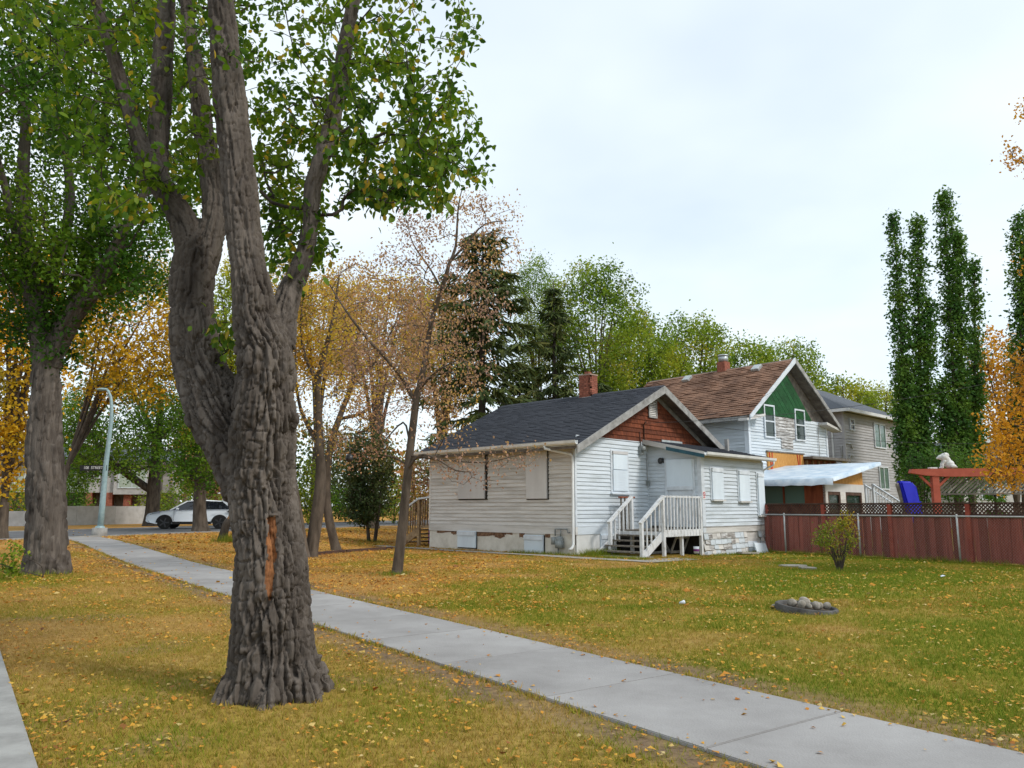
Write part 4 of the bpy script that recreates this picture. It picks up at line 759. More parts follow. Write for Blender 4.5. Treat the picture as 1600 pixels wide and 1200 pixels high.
# sprouts at the foot of the left elm
b = P(30, 900, 15.4); T = Tree(tip=.003, step=.12); T.limb([(b[0] + .35, 15.6, -.03, .02), (b[0] + .3, 15.6, .25, .014), (b[0] + .05, 15.4, .45, .008)])
T.limb([(b[0] + .35, 15.6, .05, .014), (b[0] - .2, 15.2, .3, .01), (b[0] - .7, 15, .5, .006)])
make_tree('elm_sprout', 'leafy green sprouts beside the foot of the left elm', T, np.array(scr(12, 872, 28, 26, 15, 15.8, 60)), M['bark_dark'], LM['lime'], .075, count=350, spread=.07, rmax=.010, cat='shrub', keep=.8, sides=4, bias=-.1)
# ================================================================== THE WHITE HOUSE (local x: along the gable wall, local y: along the long wall)
HX, HY, HR = 1.89, 23.2, R(46)
H = thing('white_house', 'small boarded-up white clapboard house with charcoal roof and brick chimney', 'house', (HX, HY, 0), HR)
HL, HW, RIDX, RIDZ, EZ = 6.70, 8.42, 4.21, 5.50, 3.36
SL = (RIDZ - 3.22) / (RIDX + 0.5)                 # roof slope
def board_x(x, y0, y1, z, e=.122, m='white_old', nm='clapboard', face=-1):     # course on a wall facing -x
    MB().add([(x - .034, y0, z), (x - .034, y1, z), (x - .004, y1, z + e + .012), (x - .004, y0, z + e + .012), (x + .01, y0, z), (x + .01, y1, z), (x + .01, y1, z + e + .012), (x + .01, y0, z + e + .012)],
             [(3, 2, 1, 0), (4, 5, 6, 7), (0, 1, 5, 4), (1, 2, 6, 5), (2, 3, 7, 6), (3, 0, 4, 7)]).build(nm, M[m], PAR)
def board_y(y, x0, x1, z, e=.122, m='white', nm='clapboard', x0t=None, x1t=None):
    x0t = x0 if x0t is None else x0t; x1t = x1 if x1t is None else x1t
    MB().add([(x0, y - .034, z), (x1, y - .034, z), (x1t, y - .004, z + e + .012), (x0t, y - .004, z + e + .012), (x0, y + .01, z), (x1, y + .01, z), (x1t, y + .01, z + e + .012), (x0t, y + .01, z + e + .012)],
             [(3, 2, 1, 0)[::-1], (4, 5, 6, 7)[::-1], (0, 1, 5, 4), (1, 2, 6, 5), (2, 3, 7, 6), (3, 0, 4, 7)]).build(nm, M[m], PAR)
PAR = H
# core and foundation
core = MB().box(.02, HW - .02, .02, HL - .02, .3, 3.3).ext([(0.02, .02, 3.3), (HW - .02, .02, 3.3), (RIDX, .02, RIDZ - .12)], (0, HL - .04, 0)).box(3.88, 8.08, -1.97, .02, .3, 3.0)
core.build('wall_core', M['soffit'], H)
MB().box(-.005, HW, .06, HL, -.3, .62).build('foundation', M['found'], H)
MB().box(.03, 3.9, -.008, .3, -.3, .62).build('foundation', M['found_white'], H)
MB().box(-.03, .06, -.03, HL + .02, .60, .835).build('skirt_board', M['white_old'], H)
MB().box(.062, 3.84, -.03, .06, .60, .835).build('skirt_board', M['white'], H)
z = .84
while z < 3.24: board_x(0, .03, HL - .03, z, min(.122, 3.30 - z)); z += .122
z = .84
while z < 3.50: board_y(0, .06, 3.86, z, min(.122, 3.57 - z)); z += .122
z = 3.575
while z < RIDZ - .35:
    xl = max(0.02, (z - 3.30) / SL - .22); xt = max(0.02, (z + .16 - 3.30) / SL - .22)
    board_y(0, xl, HW - xl, z, .15, 'redshake', 'shake_course', xt, HW - xt); z += .15
MB().box(-.035, .05, -.035, .055, .83, 3.33).build('corner_board', M['trim'], H)
MB().box(-.035, .05, HL - .05, HL + .03, .83, 3.33).build('corner_board', M['white_old'], H)
MB().box(.05, 3.9, -.03, -.004, 3.545, 3.58).build('belt_board', M['trim'], H)
MB().box(3.78, 3.86, -.035, -.004, .84, 3.5).build('corner_board', M['white'], H)
# brown crumbled band below the skirt
for (y0, y1, z0, z1) in [(5.3, 6.3, .545, .60), (5.25, 5.55, .50, .60), (2.95, 4.25, .48, .60), (2.6, 2.95, .55, .60), (2.06, 2.3, .47, .60), (1.0, 1.2, .5, .6), (3.0, 3.4, .43, .5)]:
    k = 7; top = [(-.012, y0 + (y1 - y0) * i / k, z1) for i in range(k + 1)]; bot = [(-.012, y0 + (y1 - y0) * i / k, z0 + random.uniform(-.03, .03)) for i in range(k, -1, -1)]
    MB().ext(top + bot, (.02, 0, 0)).build('crumbled_patch', M['crumble'], H)
# boards over the windows and basement openings (long wall)
def cover_x(x, y0, y1, z0, z1, m='ply', t=.06, nm='window_board'):
    o = MB().box(x - t, x, y0, y1, z0, z1).build(nm, M[m], H, bevel=.006); return o
MB().box(-.042, .0, 3.74, 5.15, 1.655, 3.27).build('window_opening', M['dark'], H)
cover_x(-.044, 3.82, 5.13, 1.69, 2.58, 'ply_old'); cover_x(-.044, 3.84, 5.11, 2.585, 3.16, 'white_old', .03)
for k in range(4): MB().box(-.06, -.02, 3.9 + k * .31, 4.1 + k * .31, 3.17, 3.235).build('gap', M['dark'], H)
MB().box(-.042, .0, 1.03, 1.95, 1.64, 3.28).build('window_opening', M['dark'], H)
cover_x(-.044, 1.06, 1.92, 1.67, 3.26, 'ply_old')
MB().box(-.04, -.005, 2.0, 2.08, 3.14, 3.22).build('gap', M['dark'], H)
for (y0, y1, z0, z1) in [(4.26, 5.16, .07, .62), (1.24, 2.04, .0, .56)]:
    MB().box(-.02, 0, y0 - .03, y1 + .03, z0 - .03, z1).build('window_opening', M['dark'], H)
    cover_x(-.022, y0, y1, z0, z1, 'ply', .05); MB().box(-.10, -.074, y0, y1, z1 - .15, z1 - .02).build('window_board', M['trim'], H)
# gable wall window and basement board
MB().box(1.74, 2.70, -.045, -.006, 1.86, 3.22).build('window_frame', M['trim'], H)
w = MB().box(1.82, 2.62, -.085, -.046, 1.92, 2.58).build('window_board', M['ply'], H, bevel=.006); MB().box(1.84, 2.60, -.08, -.046, 2.60, 3.08).build('window_board', M['ply'], H, bevel=.006)
MB().box(1.82, 2.62, -.09, -.046, 3.09, 3.18).build('window_board', M['ply_old'], H); MB().box(1.70, 2.74, -.12, -.006, 1.81, 1.858).build('sill', M['white'], H)
MB().box(1.15, 1.95, -.06, -.009, -.05, .60).build('window_board', M['ply'], H, bevel=.006); MB().box(1.15, 1.95, -.085, -.061, .44, .56).build('window_board', M['trim'], H)
# roof
def roofpt(u, y, side): return (RIDX + side * u, y, RIDZ - SL * u)
HALF = RIDX + .52
MB().ext([roofpt(0, -.5, -1), roofpt(HALF, -.5, -1), (RIDX - HALF, -.5, RIDZ - SL * HALF - .10), (RIDX, -.5, RIDZ - .12)], (0, HL + 1.0, 0)).build('roof_deck', M['soffit'], H)
MB().ext([(RIDX + .002, -.5, RIDZ - .12), (RIDX + HALF, -.5, RIDZ - SL * HALF - .10), roofpt(HALF, -.5, 1), (RIDX + .002, -.5, RIDZ)], (0, HL + 1.0, 0)).build('roof_deck', M['soffit'], H)
def shingles(root, name, m, org, du, dv, Lu, Lv, nrm, course=.145, tab=.31, thick=.012, jit=.25, seed=0):
    """courses of tabs: u runs along the eave, v up the slope"""
    org, du, dv, nrm = map(np.array, (org, du, dv, nrm)); mb = MB(); nv_ = int(Lv / course)
    for j in range(nv_):
        u = -random.uniform(0, tab); v0 = j * course
        while u < Lu:
            w_ = tab * random.uniform(.75, 1.25); a = max(u, 0); b_ = min(u + w_ - .006, Lu)
            if b_ - a > .02:
                t0 = thick * random.uniform(.6, 1 + jit * 3); v1 = min(Lv, v0 + course * 1.12); vv = v0 - course * random.uniform(0, .08)
                c = [org + du * a + dv * vv + nrm * .001, org + du * b_ + dv * vv + nrm * .001, org + du * b_ + dv * v1 + nrm * .001, org + du * a + dv * v1 + nrm * .001]
                d = [org + du * a + dv * vv + nrm * (t0 + .006), org + du * b_ + dv * vv + nrm * (t0 + .006), org + du * b_ + dv * v1 + nrm * .003, org + du * a + dv * v1 + nrm * .003]
                mb.add(c + d, [(4, 5, 6, 7), (0, 1, 5, 4), (1, 2, 6, 5), (3, 0, 4, 7)])
            u += w_
    return mb.build(name, m, root, kind='stuff')
sv = np.array([1, 0, SL]); LV = HALF * np.linalg.norm(sv); sv = sv / np.linalg.norm(sv); snv = np.array([-sv[2], 0, sv[0]])
shingles(H, 'roof_shingles', M['shingle'], np.array([RIDX - HALF, HL + .52, RIDZ - SL * HALF]) + snv * .002, (0, -1, 0), sv, HL + 1.04, LV, snv)
sv2 = np.array([-sv[0], 0, sv[2]]); snv2 = np.array([sv[2], 0, sv[0]])
shingles(H, 'roof_shingles', M['shingle'], np.array([RIDX + HALF, -.52, RIDZ - SL * HALF]) + snv2 * .002, (0, 1, 0), sv2, HL + 1.04, LV, snv2)
rc = MB(); y = -.52
while y < HL + .5: rc.ext([(RIDX - .15, y, RIDZ - .055), (RIDX, y, RIDZ + .02 + random.uniform(0, .012)), (RIDX + .15, y, RIDZ - .055), (RIDX, y, RIDZ - .01)], (0, .29, .0)); y += .30
rc.build('ridge_caps', M['shingle'], H, kind='stuff')
for sgn in (-1, 1):          # barge boards and the inner soffit frieze
    e = roofpt(HALF + .03, 0, sgn); x0, z0 = RIDX, RIDZ + .01
    MB().ext([(x0, -.56, z0 - .02), (e[0], -.56, e[2] + .0), (e[0], -.56, e[2] - .23), (x0, -.56, z0 - .27)], (0, .045, 0)).build('barge_board', M['barge'], H)
    e2 = roofpt(HALF - .45, 0, sgn)
    MB().ext([(x0, -.03, z0 - .135), (e2[0], -.03, e2[2] - .135), (e2[0], -.03, e2[2] - .30), (x0, -.03, z0 - .30)], (0, -.025, 0)).build('frieze_board', M['barge'], H)
    MB().ext([(x0, HL + .505, z0 - .02), (e[0], HL + .505, e[2] + .0), (e[0], HL + .505, e[2] - .20), (x0, HL + .505, z0 - .22)], (0, .04, 0)).build('barge_board', M['barge'], H)
MB().box(-.50, -.005, -.45, HL + .45, 3.22, 3.235).build('soffit', M['eave'], H)
MB().box(-.53, -.505, -.5, HL + .5, 3.2, 3.33).build('fascia', M['trim'], H)
gt = MB(); gt.ext([(-.535, -.56, 3.345), (-.535, -.56, 3.24), (-.60, -.56, 3.225), (-.655, -.56, 3.27), (-.67, -.56, 3.35), (-.655, -.56, 3.35), (-.64, -.56, 3.28), (-.60, -.56, 3.245), (-.55, -.56, 3.255), (-.55, -.56, 3.345)], (0, HL + 1.16, 0)).build('gutter', M['gutter'], H)
MB().tube([(-.60, .68, 3.24), (-.60, .68, 3.16), (-.12, .05, 2.98), (-.085, .02, 2.9), (-.085, .02, .32), (-.14, .03, .22), (-.24, .05, .17)], .042, 8).build('downspout', M['gutter'], H, True)
# brick chimney, brick by brick
ch = MB().box(4.02, 4.42, 2.52, 3.02, 5.0, 6.22).build('chimney', M['mortar'], H)
bl = MB().box(0, .21, 0, .10, 0, .062).mesh('brick'); bl.materials.append(M['brick'])
z = 5.15; row = 0
while z < 6.22:
    for (x0, y0, x1, y1, rz) in [(4.005, 2.505, 4.435, 2.505, 0), (4.005, 3.035, 4.005, 2.505, -math.pi / 2)]:
        Lr = math.hypot(x1 - x0, y1 - y0); k = int(Lr / .225); off = .11 if row % 2 else 0
        d = ((x1 - x0) / Lr, (y1 - y0) / Lr)
        for i in range(k + 1):
            s0 = i * .225 + (off if i else 0); e0 = min(Lr, (i + 1) * .225 + off - .012) if not (i == 0 and off) else .225 + off - .012 - .0
            if i == 0: s0 = 0
            wd = min(e0, Lr) - s0
            if wd < .05: continue
            o = inst(bl, 'brick', ch, (x0 + d[0] * s0, y0 + d[1] * s0, z), (0, 0, rz), (wd / .21, 1 + random.uniform(-.03, .03), 1))
    z += .072; row += 1
MB().box(3.985, 4.455, 2.485, 3.055, 6.22, 6.27).build('chimney_cap', M['mortar'], ch); MB().box(4.12, 4.30, 2.68, 2.86, 6.27, 6.38).build('flue', M['brick'], ch)
MB().box(3.98, 4.46, 2.47, 3.07, 5.35, 5.41).build('flashing', M['gutter'], ch)
# gable vent, meter, pipes
vt = MB().box(3.96, 4.40, -.05, -.02, 4.46, 5.02).build('gable_vent', M['dark'], H)
for (a, b_, c, d) in [(3.93, 3.99, 4.43, 5.05), (4.37, 4.43, 4.43, 5.05), (3.99, 4.37, 4.43, 4.49), (3.99, 4.37, 4.99, 5.05)]: MB().box(a, b_, -.075, -.045, c, d).build('vent_frame', M['barge'], vt)
for k in range(8): MB().add([(3.99, -.072, 4.50 + k * .061), (4.37, -.072, 4.50 + k * .061), (4.37, -.05, 4.545 + k * .061), (3.99, -.05, 4.545 + k * .061)], [(0, 1, 2, 3)]).build('louvre', M['white_old'], vt)
mt = MB().box(3.30, 3.46, -.14, -.03, 3.13, 3.44).build('electric_meter', M['metalgrey'], H, bevel=.01)
MB().tube([(3.38, -.14, 3.33), (3.38, -.22, 3.33)], .085, 12).build('meter_dial', M['metalgrey'], mt, True)
MB().tube([(3.62, -.05, 3.30), (3.62, -.05, 4.15), (3.62, -.12, 4.25), (3.55, -.16, 4.2)], .022, 7).build('conduit', M['fencedark'], H, True)
MB().tube([(3.38, -.06, 3.44), (3.38, -.05, 3.9)], .016, 6).build('conduit', M['fencedark'], H, True)
MB().tube([(3.74, -.05, 3.2), (3.74, -.05, 2.2)], .012, 6).build('conduit', M['barge'], H, True)
MB().box(3.68, 3.80, -.12, -.03, 2.12, 2.30).build('outlet_box', M['metalgrey'], H)
# gas meter on the long wall
gm_ = MB().tube([(-.10, .55, .42), (-.10, .55, .20)], .14, 12).ball((-.10, .55, .42), .14, 10, 6).build('gas_meter', M['metalgrey'], H, True)
MB().tube([(-.12, .75, .52), (-.12, .75, .30)], .09, 10).build('gas_regulator', M['metalgrey'], gm_, True)
MB().tube([(-.10, .72, .55), (-.10, .72, .76), (-.10, .50, .76), (-.10, .50, .55)], .022, 6).tube([(-.10, .50, .76), (-.10, .25, .76), (-.10, .22, .66), (-.02, .2, .66)], .022, 6).tube([(-.10, .60, .22), (-.10, .60, -.1)], .025, 6).build('gas_pipe', M['metalgrey'], gm_, True)
# ---- the lean-to with the side door
EX0, EX1, EY = 3.85, 8.10, -2.0
MB().box(EX0 + .02, EX1 - .02, EY + .02, .02, -.35, .62).build('foundation', M['white_old'], H)
MB().box(EX0 - .005, EX1 + .04, EY - .03, EY + .01, .60, .80).build('skirt_board', M['white_old'], H)
MB().box(EX0 - .02, EX1 + .10, EY - .045, EY - .031, .785, .81).build('drip_edge', M['barge'], H)
z = .81
while z < 2.92: board_y(EY, EX0 + .16, EX1, z, min(.122, 2.98 - z)); board_x(EX0, EY + .10, -.035, z, min(.122, 2.98 - z), 'white'); z += .122
MB().box(EX0 - .03, EX0 + .16, EY - .035, EY + .10, .62, 3.0).build('corner_board', M['trim'], H)
MB().box(EX1 - .06, EX1 + .03, EY - .035, EY + .08, .81, 3.0).build('corner_board', M['trim'], H)
def cover_y(y, x0, x1, z0, z1, m='ply'):
    MB().box(x0 - .05, x1 + .05, y - .03, y - .004, z0 - .04, z1 + .04).build('window_frame', M['trim'], H)
    MB().box(x0, x1, y - .07, y - .031, z0, z1 - .14).build('window_board', M[m], H, bevel=.006); MB().box(x0, x1, y - .085, y - .031, z1 - .13, z1).build('window_board', M['trim'], H, bevel=.004)
    MB().box(x0 - .03, x1 + .03, y - .12, y - .031, z0 - .055, z0 - .005).build('sill', M['white_old'], H)
cover_y(EY - .02, 4.42, 5.14, 1.66, 2.67); cover_y(EY - .02, 6.22, 6.96, 1.62, 2.64); cover_y(EY - .02, 7.58, 8.04, 1.14, 2.60)
# side door, its board, its step
dr = MB().box(EX0 - .05, EX0 - .024, -1.68, -.80, .78, 2.88).build('side_door', M['trim'], H)
MB().box(EX0 - .085, EX0 - .051, -1.74, -.78, 1.96, 2.95).build('door_board', M['ply'], dr, bevel=.006); MB().box(EX0 - .10, EX0 - .086, -1.74, -.78, 1.96, 2.08).build('door_board', M['trim'], dr)
for (y0, y1) in [(-1.80, -1.69), (-.79, -.70)]: MB().box(EX0 - .055, EX0 - .023, y0, y1, .78, 2.95).build('door_frame', M['trim'], dr)
MB().ball((EX0 - .10, -.88, 1.75), .035, 8, 6).build('door_knob', M['metalgrey'], dr, True)
lf_ = MB().box(EX0 - .06, EX0 - .023, -.66, -.52, 2.86, 3.02).build('wall_lamp', M['black'], H); MB().ball((EX0 - .14, -.60, 2.92), .09, 8, 6, (1, 1, 1.2)).build('lamp_shade', M['black'], lf_, True)
# lean-to roof
def ez(y): return 3.04 + (y - (EY - .32)) * .225
RX0, RX1, RY0 = EX0 - .28, EX1 + .22, EY - .32
MB().ext([(RX0, RY0, ez(RY0)), (RX0, -.005, ez(0)), (RX0, -.005, ez(0) + .09), (RX0, RY0, ez(RY0) + .09)], (RX1 - RX0, 0, 0)).build('leanto_deck', M['eave'], H)
ev = np.array([0, 1, .225]); evl = np.linalg.norm(ev); ev = ev / evl
shingles(H, 'leanto_shingles', M['shingle'], (RX0, RY0 - .02, ez(RY0 - .02) + .092), (1, 0, 0), ev, RX1 - RX0, (0 - RY0) * evl, (0, -ev[2], ev[1]))
MB().ext([(RX0 - .03, RY0, ez(RY0) - .06), (RX0 - .03, -.0, ez(0) - .06), (RX0 - .03, -.0, ez(0) + .10), (RX0 - .03, RY0, ez(RY0) + .10)], (.028, 0, 0)).build('rake_board', M['white_old'], H)
MB().ext([(RX0 - .05, RY0 - .02, ez(RY0) - .10), (RX0 - .05, -.95, ez(-.95) - .10), (RX0 - .05, -.95, ez(-.95) + .015), (RX0 - .05, RY0 - .02, ez(RY0) + .015)], (.018, 0, 0)).build('teal_trim', M['teal'], H)
MB().ext([(RX0 - .02, RY0 - .005, ez(RY0) + .09), (RX0 - .02, RY0 - .005, ez(RY0) - .02), (RX0 - .02, RY0 - .06, ez(RY0) - .035), (RX0 - .02, RY0 - .115, ez(RY0) + .01), (RX0 - .02, RY0 - .13, ez(RY0) + .09), (RX0 - .02, RY0 - .11, ez(RY0) + .09), (RX0 - .02, RY0 - .06, ez(RY0) - .01), (RX0 - .02, RY0 - .02, ez(RY0) + .01)], (RX1 - RX0 + .06, 0, 0)).build('gutter', M['gutter'], H)
MB().tube([(RX1 - .08, RY0 - .06, ez(RY0)), (RX1 - .08, RY0 - .06, 2.9), (EX1 + .06, EY - .02, 2.72), (EX1 + .06, EY + .05, 2.4), (EX1 + .06, EY + .05, .6)], .035, 7).build('downspout', M['gutter'], H, True)
MB().ext([(EX0 - .012, EY + .05, 2.97), (EX0 - .012, -.04, 2.97), (EX0 - .012, -.04, ez(-.04) - .012), (EX0 - .012, EY + .05, ez(EY + .05) - .012)], (.03, 0, 0)).build('upper_wall', M['white'], H)
MB().box(EX0 + .02, EX1 - .02, EY - .016, EY + .02, 2.97, 3.10).build('frieze_board', M['white_old'], H)
MB().box(7.25, 7.37, -1.15, -1.03, ez(-1.1) + .09, ez(-1.1) + .52).build('vent_stack', M['barge'], H)
MB().box(4.7, 6.0, -.05, -.03, 3.60, 3.72).build('wall_flashing', M['tin'], H)
# white shakes round the lean-to footing
for row in range(4):
    x = EX0 + .02 + (row % 2) * .1
    zt = .60 - row * .17
    while x < EX1:
        w_ = random.uniform(.22, .40)
        if not (6.55 < x < 7.5 and row < 2) and random.random() > .05:
            o = MB().add([(0, -.045, -.19), (w_ - .012, -.045, -.19), (w_ - .012, -.012, 0), (0, -.012, 0), (0, -.02, -.19), (w_ - .012, -.02, -.19), (w_ - .012, .0, 0), (0, .0, 0)], [(0, 1, 2, 3), (1, 5, 6, 2), (0, 3, 7, 4), (0, 4, 5, 1)]).build('shake', M['peel'] if random.random() < .22 else M['white_old'] if random.random() < .5 else M['white'], H)
            o.location = (x, EY + random.uniform(-.004, .006), zt + random.uniform(-.02, .02)); o.rotation_euler = (random.uniform(-.03, .03), random.uniform(-.03, .03), 0)
        x += w_
# ---- side landing and steps
LZ, SX0, SX1 = .74, .62, 1.62
st = MB().box(SX1, EX0 - .03, -1.98, -.35, LZ - .16, LZ - .045).build('side_stairs', M['deckwhite'], H)
x = SX1
while x < EX0 - .1: MB().box(x, min(x + .135, EX0 - .03), -2.0, -.33, LZ - .044, LZ - .004).build('plank', M['deckgrey'], st); x += .14
nst = 4
for k in range(nst):
    zt = LZ - (k + 1) * LZ / (nst + 1); xr = SX1 - (k + 1) * (SX1 - SX0) / nst
    for j in range(2): MB().box(xr - .01 + j * .13, xr + .115 + j * .13, -1.93, -.42, zt - .04, zt).build('tread', M['deckgrey'], st)
for y in (-1.97, -.38):
    MB().ext([(SX1 + .02, y, LZ - .02), (SX1 + .02, y, LZ - .28), (SX0 + .05, y, -.10), (SX0 - .18, y, -.10), (SX0 - .14, y, .06)], (0, .04, 0)).build('stringer', M['deckwhite'], st)
for (px_, py_, z0, z1) in [(SX0 - .12, -2.0, -.12, .98), (SX0 + .30, -.58, -.12, 1.0), (SX1, -2.0, -.12, 1.74), (SX1 + .42, -.58, -.12, 1.74), (EX0 - .12, -2.0, -.12, 1.74), (2.75, -1.9, -.12, .6)]:
    MB().box(px_ - .045, px_ + .045, py_ - .045, py_ + .045, z0, z1).build('post', M['deckwhite'], st)
MB().beam((SX1, -2.0, 1.72), (EX0 - .06, -2.0, 1.72), .09, .05).build('handrail', M['deckwhite'], st)
MB().beam((SX1, -2.02, LZ - .10), (EX0 - .06, -2.02, LZ - .10), .04, .20).build('rim_board', M['deckwhite'], st)
for y, dx_ in ((-2.0, 0), (-.58, .40)):
    MB().beam((SX0 - .18 + dx_, y, .95), (SX1 + .03 + dx_, y, 1.73), .10, .07).build('handrail', M['deckwhite'], st)
    for k in range(4):
        u = .14 + .22 * k; xx = SX0 + dx_ + (SX1 - SX0) * u; zt = .95 + (1.73 - .95) * u
        MB().box(xx - .018, xx + .018, y - .018, y + .018, zt - .86, zt - .02).build('baluster', M['deckwhite'], st)
x = SX1 + .18
while x < EX0 - .18:
    MB().beam((x, -2.03, LZ - .18), (x + .012, -2.03, 1.76), .038, .038).build('baluster', M['deckwhite'], st); x += .178
MB().beam((SX1 + .1, -.36, 1.72), (2.5, -.36, 1.72), .09, .05).build('handrail', M['redbrown'], st)
for k in range(4): MB().box(SX1 + .16 + k * .2, SX1 + .2 + k * .2, -.385, -.345, LZ, 1.7).build('baluster', M['deckgrey'], st)
MB().box(.2, SX0 + .3, -2.1, -.4, -.06, .015).build('landing_pad', M['patio'], st)
MB().box(1.75, 3.84, -.05, -.012, -.3, .59).build('landing_shade', M['dark'], H); MB().box(EX0 - .03, EX0 - .005, -1.95, -.06, -.3, .60).build('landing_shade', M['dark'], H)  # shade beneath the landing, painted as dark panels on the footing walls
# ---- wooden front steps on the far end of the house
fs = MB().box(.25, 1.75, HL + .04, HL + .95, .66, .76).build('front_stairs', M['stepwood'], H)
for k in range(4):
    zt = .76 - (k + 1) * .155; MB().box(.28, 1.72, HL + .93 + k * .27, HL + 1.24 + k * .27, zt - .045, zt).build('tread', M['stepwood'], fs)
for xx in (.24, 1.72): MB().ext([(xx, HL + .9, .74), (xx, HL + .9, .45), (xx, HL + 2.0, -.12), (xx, HL + 2.2, -.12), (xx, HL + 2.1, .12)], (.045, 0, 0)).build('stringer', M['stepwood'], fs)
for (xx, yy, z0, z1, m) in [(.26, HL + .12, -.1, 1.78, 'stepwood'), (.26, HL + .92, -.1, 1.70, 'stepwood'), (.26, HL + 1.95, -.1, 1.22, 'trim'), (1.74, HL + .92, -.1, 1.7, 'stepwood'), (1.74, HL + 2.05, -.1, .55, 'purple'), (1.74, HL + 2.05, .55, 1.2, 'pink')]:
    MB().box(xx - .05, xx + .05, yy - .05, yy + .05, z0, z1).build('post', M[m], fs)
for xx in (.26, 1.74):
    MB().beam((xx, HL + .05, 1.80), (xx, HL + .95, 1.72), .10, .06).build('handrail', M['trim'], fs); MB().beam((xx, HL + .92, 1.74), (xx, HL + 2.1, 1.20), .10, .06).build('handrail', M['trim'], fs)
    for k in range(12):
        yy = HL + .18 + k * .14; zt = 1.78 - .09 * k * .14 if yy < HL + .92 else 1.74 - (yy - HL - .92) * .46
        MB().box(xx - .02, xx + .02, yy - .02, yy + .02, max(.05, zt - 1.02), zt).build('baluster', M['stepwood'], fs)
# no-entry notice on the corner board
ns = MB().box(EX0 + .0, EX0 + .17, EY - .045, EY - .037, 1.66, 1.92).build('warning_sign', M['signwhite'], H)
cr_ = MB()
for k in range(20):
    a0, a1 = 6.283 * k / 20, 6.283 * (k + 1) / 20; c0 = (EX0 + .085, 1.82)
    cr_.add([(c0[0] + r_ * math.cos(a), EY - .049, c0[1] + r_ * math.sin(a)) for a in (a0, a1) for r_ in (.05, .075)], [(0, 1, 3, 2)])
cr_.add([(EX0 + .04, EY - .0492, 1.865), (EX0 + .055, EY - .0492, 1.88), (EX0 + .13, EY - .0492, 1.775), (EX0 + .115, EY - .0492, 1.76)], [(0, 1, 2, 3)])
cr_.box(EX0 + .03, EX0 + .14, EY - .05, EY - .046, 1.70, 1.725); cr_.build('sign_ring', M['signred'], ns)
def hw(x, y, z=0): 
    c_, s_ = math.cos(HR), math.sin(HR); return (HX + c_ * x - s_ * y, HY + s_ * x + c_ * y, z)
# ---- old concrete path along the long wall and to the steps
pm = MB()
for (y0, y1) in [(-3.2, 8.4)]:
    n = 26
    for i in range(n):
        a = y0 + (y1 - y0) * i / n; b_ = y0 + (y1 - y0) * (i + 1) / n
        f = lambda y: -1.15 + .10 * math.sin(y * 1.3); g_ = lambda y: -.62 + .07 * math.sin(y * 2.1 + 1)
        c4 = [hw(f(a), a), hw(f(b_), b_), hw(g_(b_), b_), hw(g_(a), a)]; pm.add([(q[0], q[1], float(gz(q[0], q[1])) + .022) for q in c4], [(3, 2, 1, 0)])
pm.build('path', M['patio'], kind='structure')
q = [hw(-1.1, -3.4), hw(-1.1, -2.6), hw(1.4, -2.6), hw(1.4, -3.3)]
MB().add([(a[0], a[1], float(gz(a[0], a[1])) + .024) for a in q], [(0, 1, 2, 3)][::1]).build('path_landing', M['patio'], kind='structure')
# ---- things lying about under the steps and by the footing
o = MB().box(-.42, .42, -.02, .02, 0, .36).build('leaning_board', M['ply'], None); o.location = hw(7.15, EY - .34, -.14); o.rotation_euler = (R(-20), R(4), HR); tag(o, 'white board leaning on the lean-to footing by the fence', 'board')
for k, (x, y, lab, w_, h_, t_) in enumerate([(2.7, -1.2, 'old wooden window frame leaning under the side landing, left one', 1.0, .58, -28), (3.35, -1.35, 'old wooden window frame leaning under the landing nearest the lean-to', .8, .56, 24)]):
    f_ = MB()
    for (a, b_, c, d) in [(0, w_, 0, .07), (0, w_, h_ - .07, h_), (0, .07, .07, h_ - .07), (w_ - .07, w_, .07, h_ - .07)]: f_.box(a - w_ / 2, b_ - w_ / 2, -.02, .02, c, d)
    o = f_.build('old_window_frame', M['barge'], None); o.location = hw(x, y, .0); o.rotation_euler = (R(t_), 0, HR); tag(o, lab, 'frame', 'discarded window frames')
pb = thing('paint_pail', 'small white paint pail standing under the side landing', 'pail', hw(3.0, -2.25, .03)); MB().tube([(0, 0, 0), (0, 0, .2)], [.08, .09], 12).build('pail', M['trim'], pb, True); MB().tube([(0, 0, .06), (0, 0, .13)], [.086, .089], 12, False).build('pail_label', M['purple'], pb, True)
o = MB().box(-.28, .28, -.05, .05, 0, .07).build('white_block', M['trim'], None); o.location = hw(3.35, -2.45, .0); o.rotation_euler = (0, 0, HR + .3); tag(o, 'flat white board end lying below the landing posts', 'board')
o = MB().box(-.5, .5, -.1, .1, 0, .06).build('concrete_slab', M['patio'], None, bevel=.01); o.location = hw(5.9, -2.45, -.10); o.rotation_euler = (0, R(3), HR - .1); tag(o, 'pale concrete slab lying along the lean-to footing', 'slab')
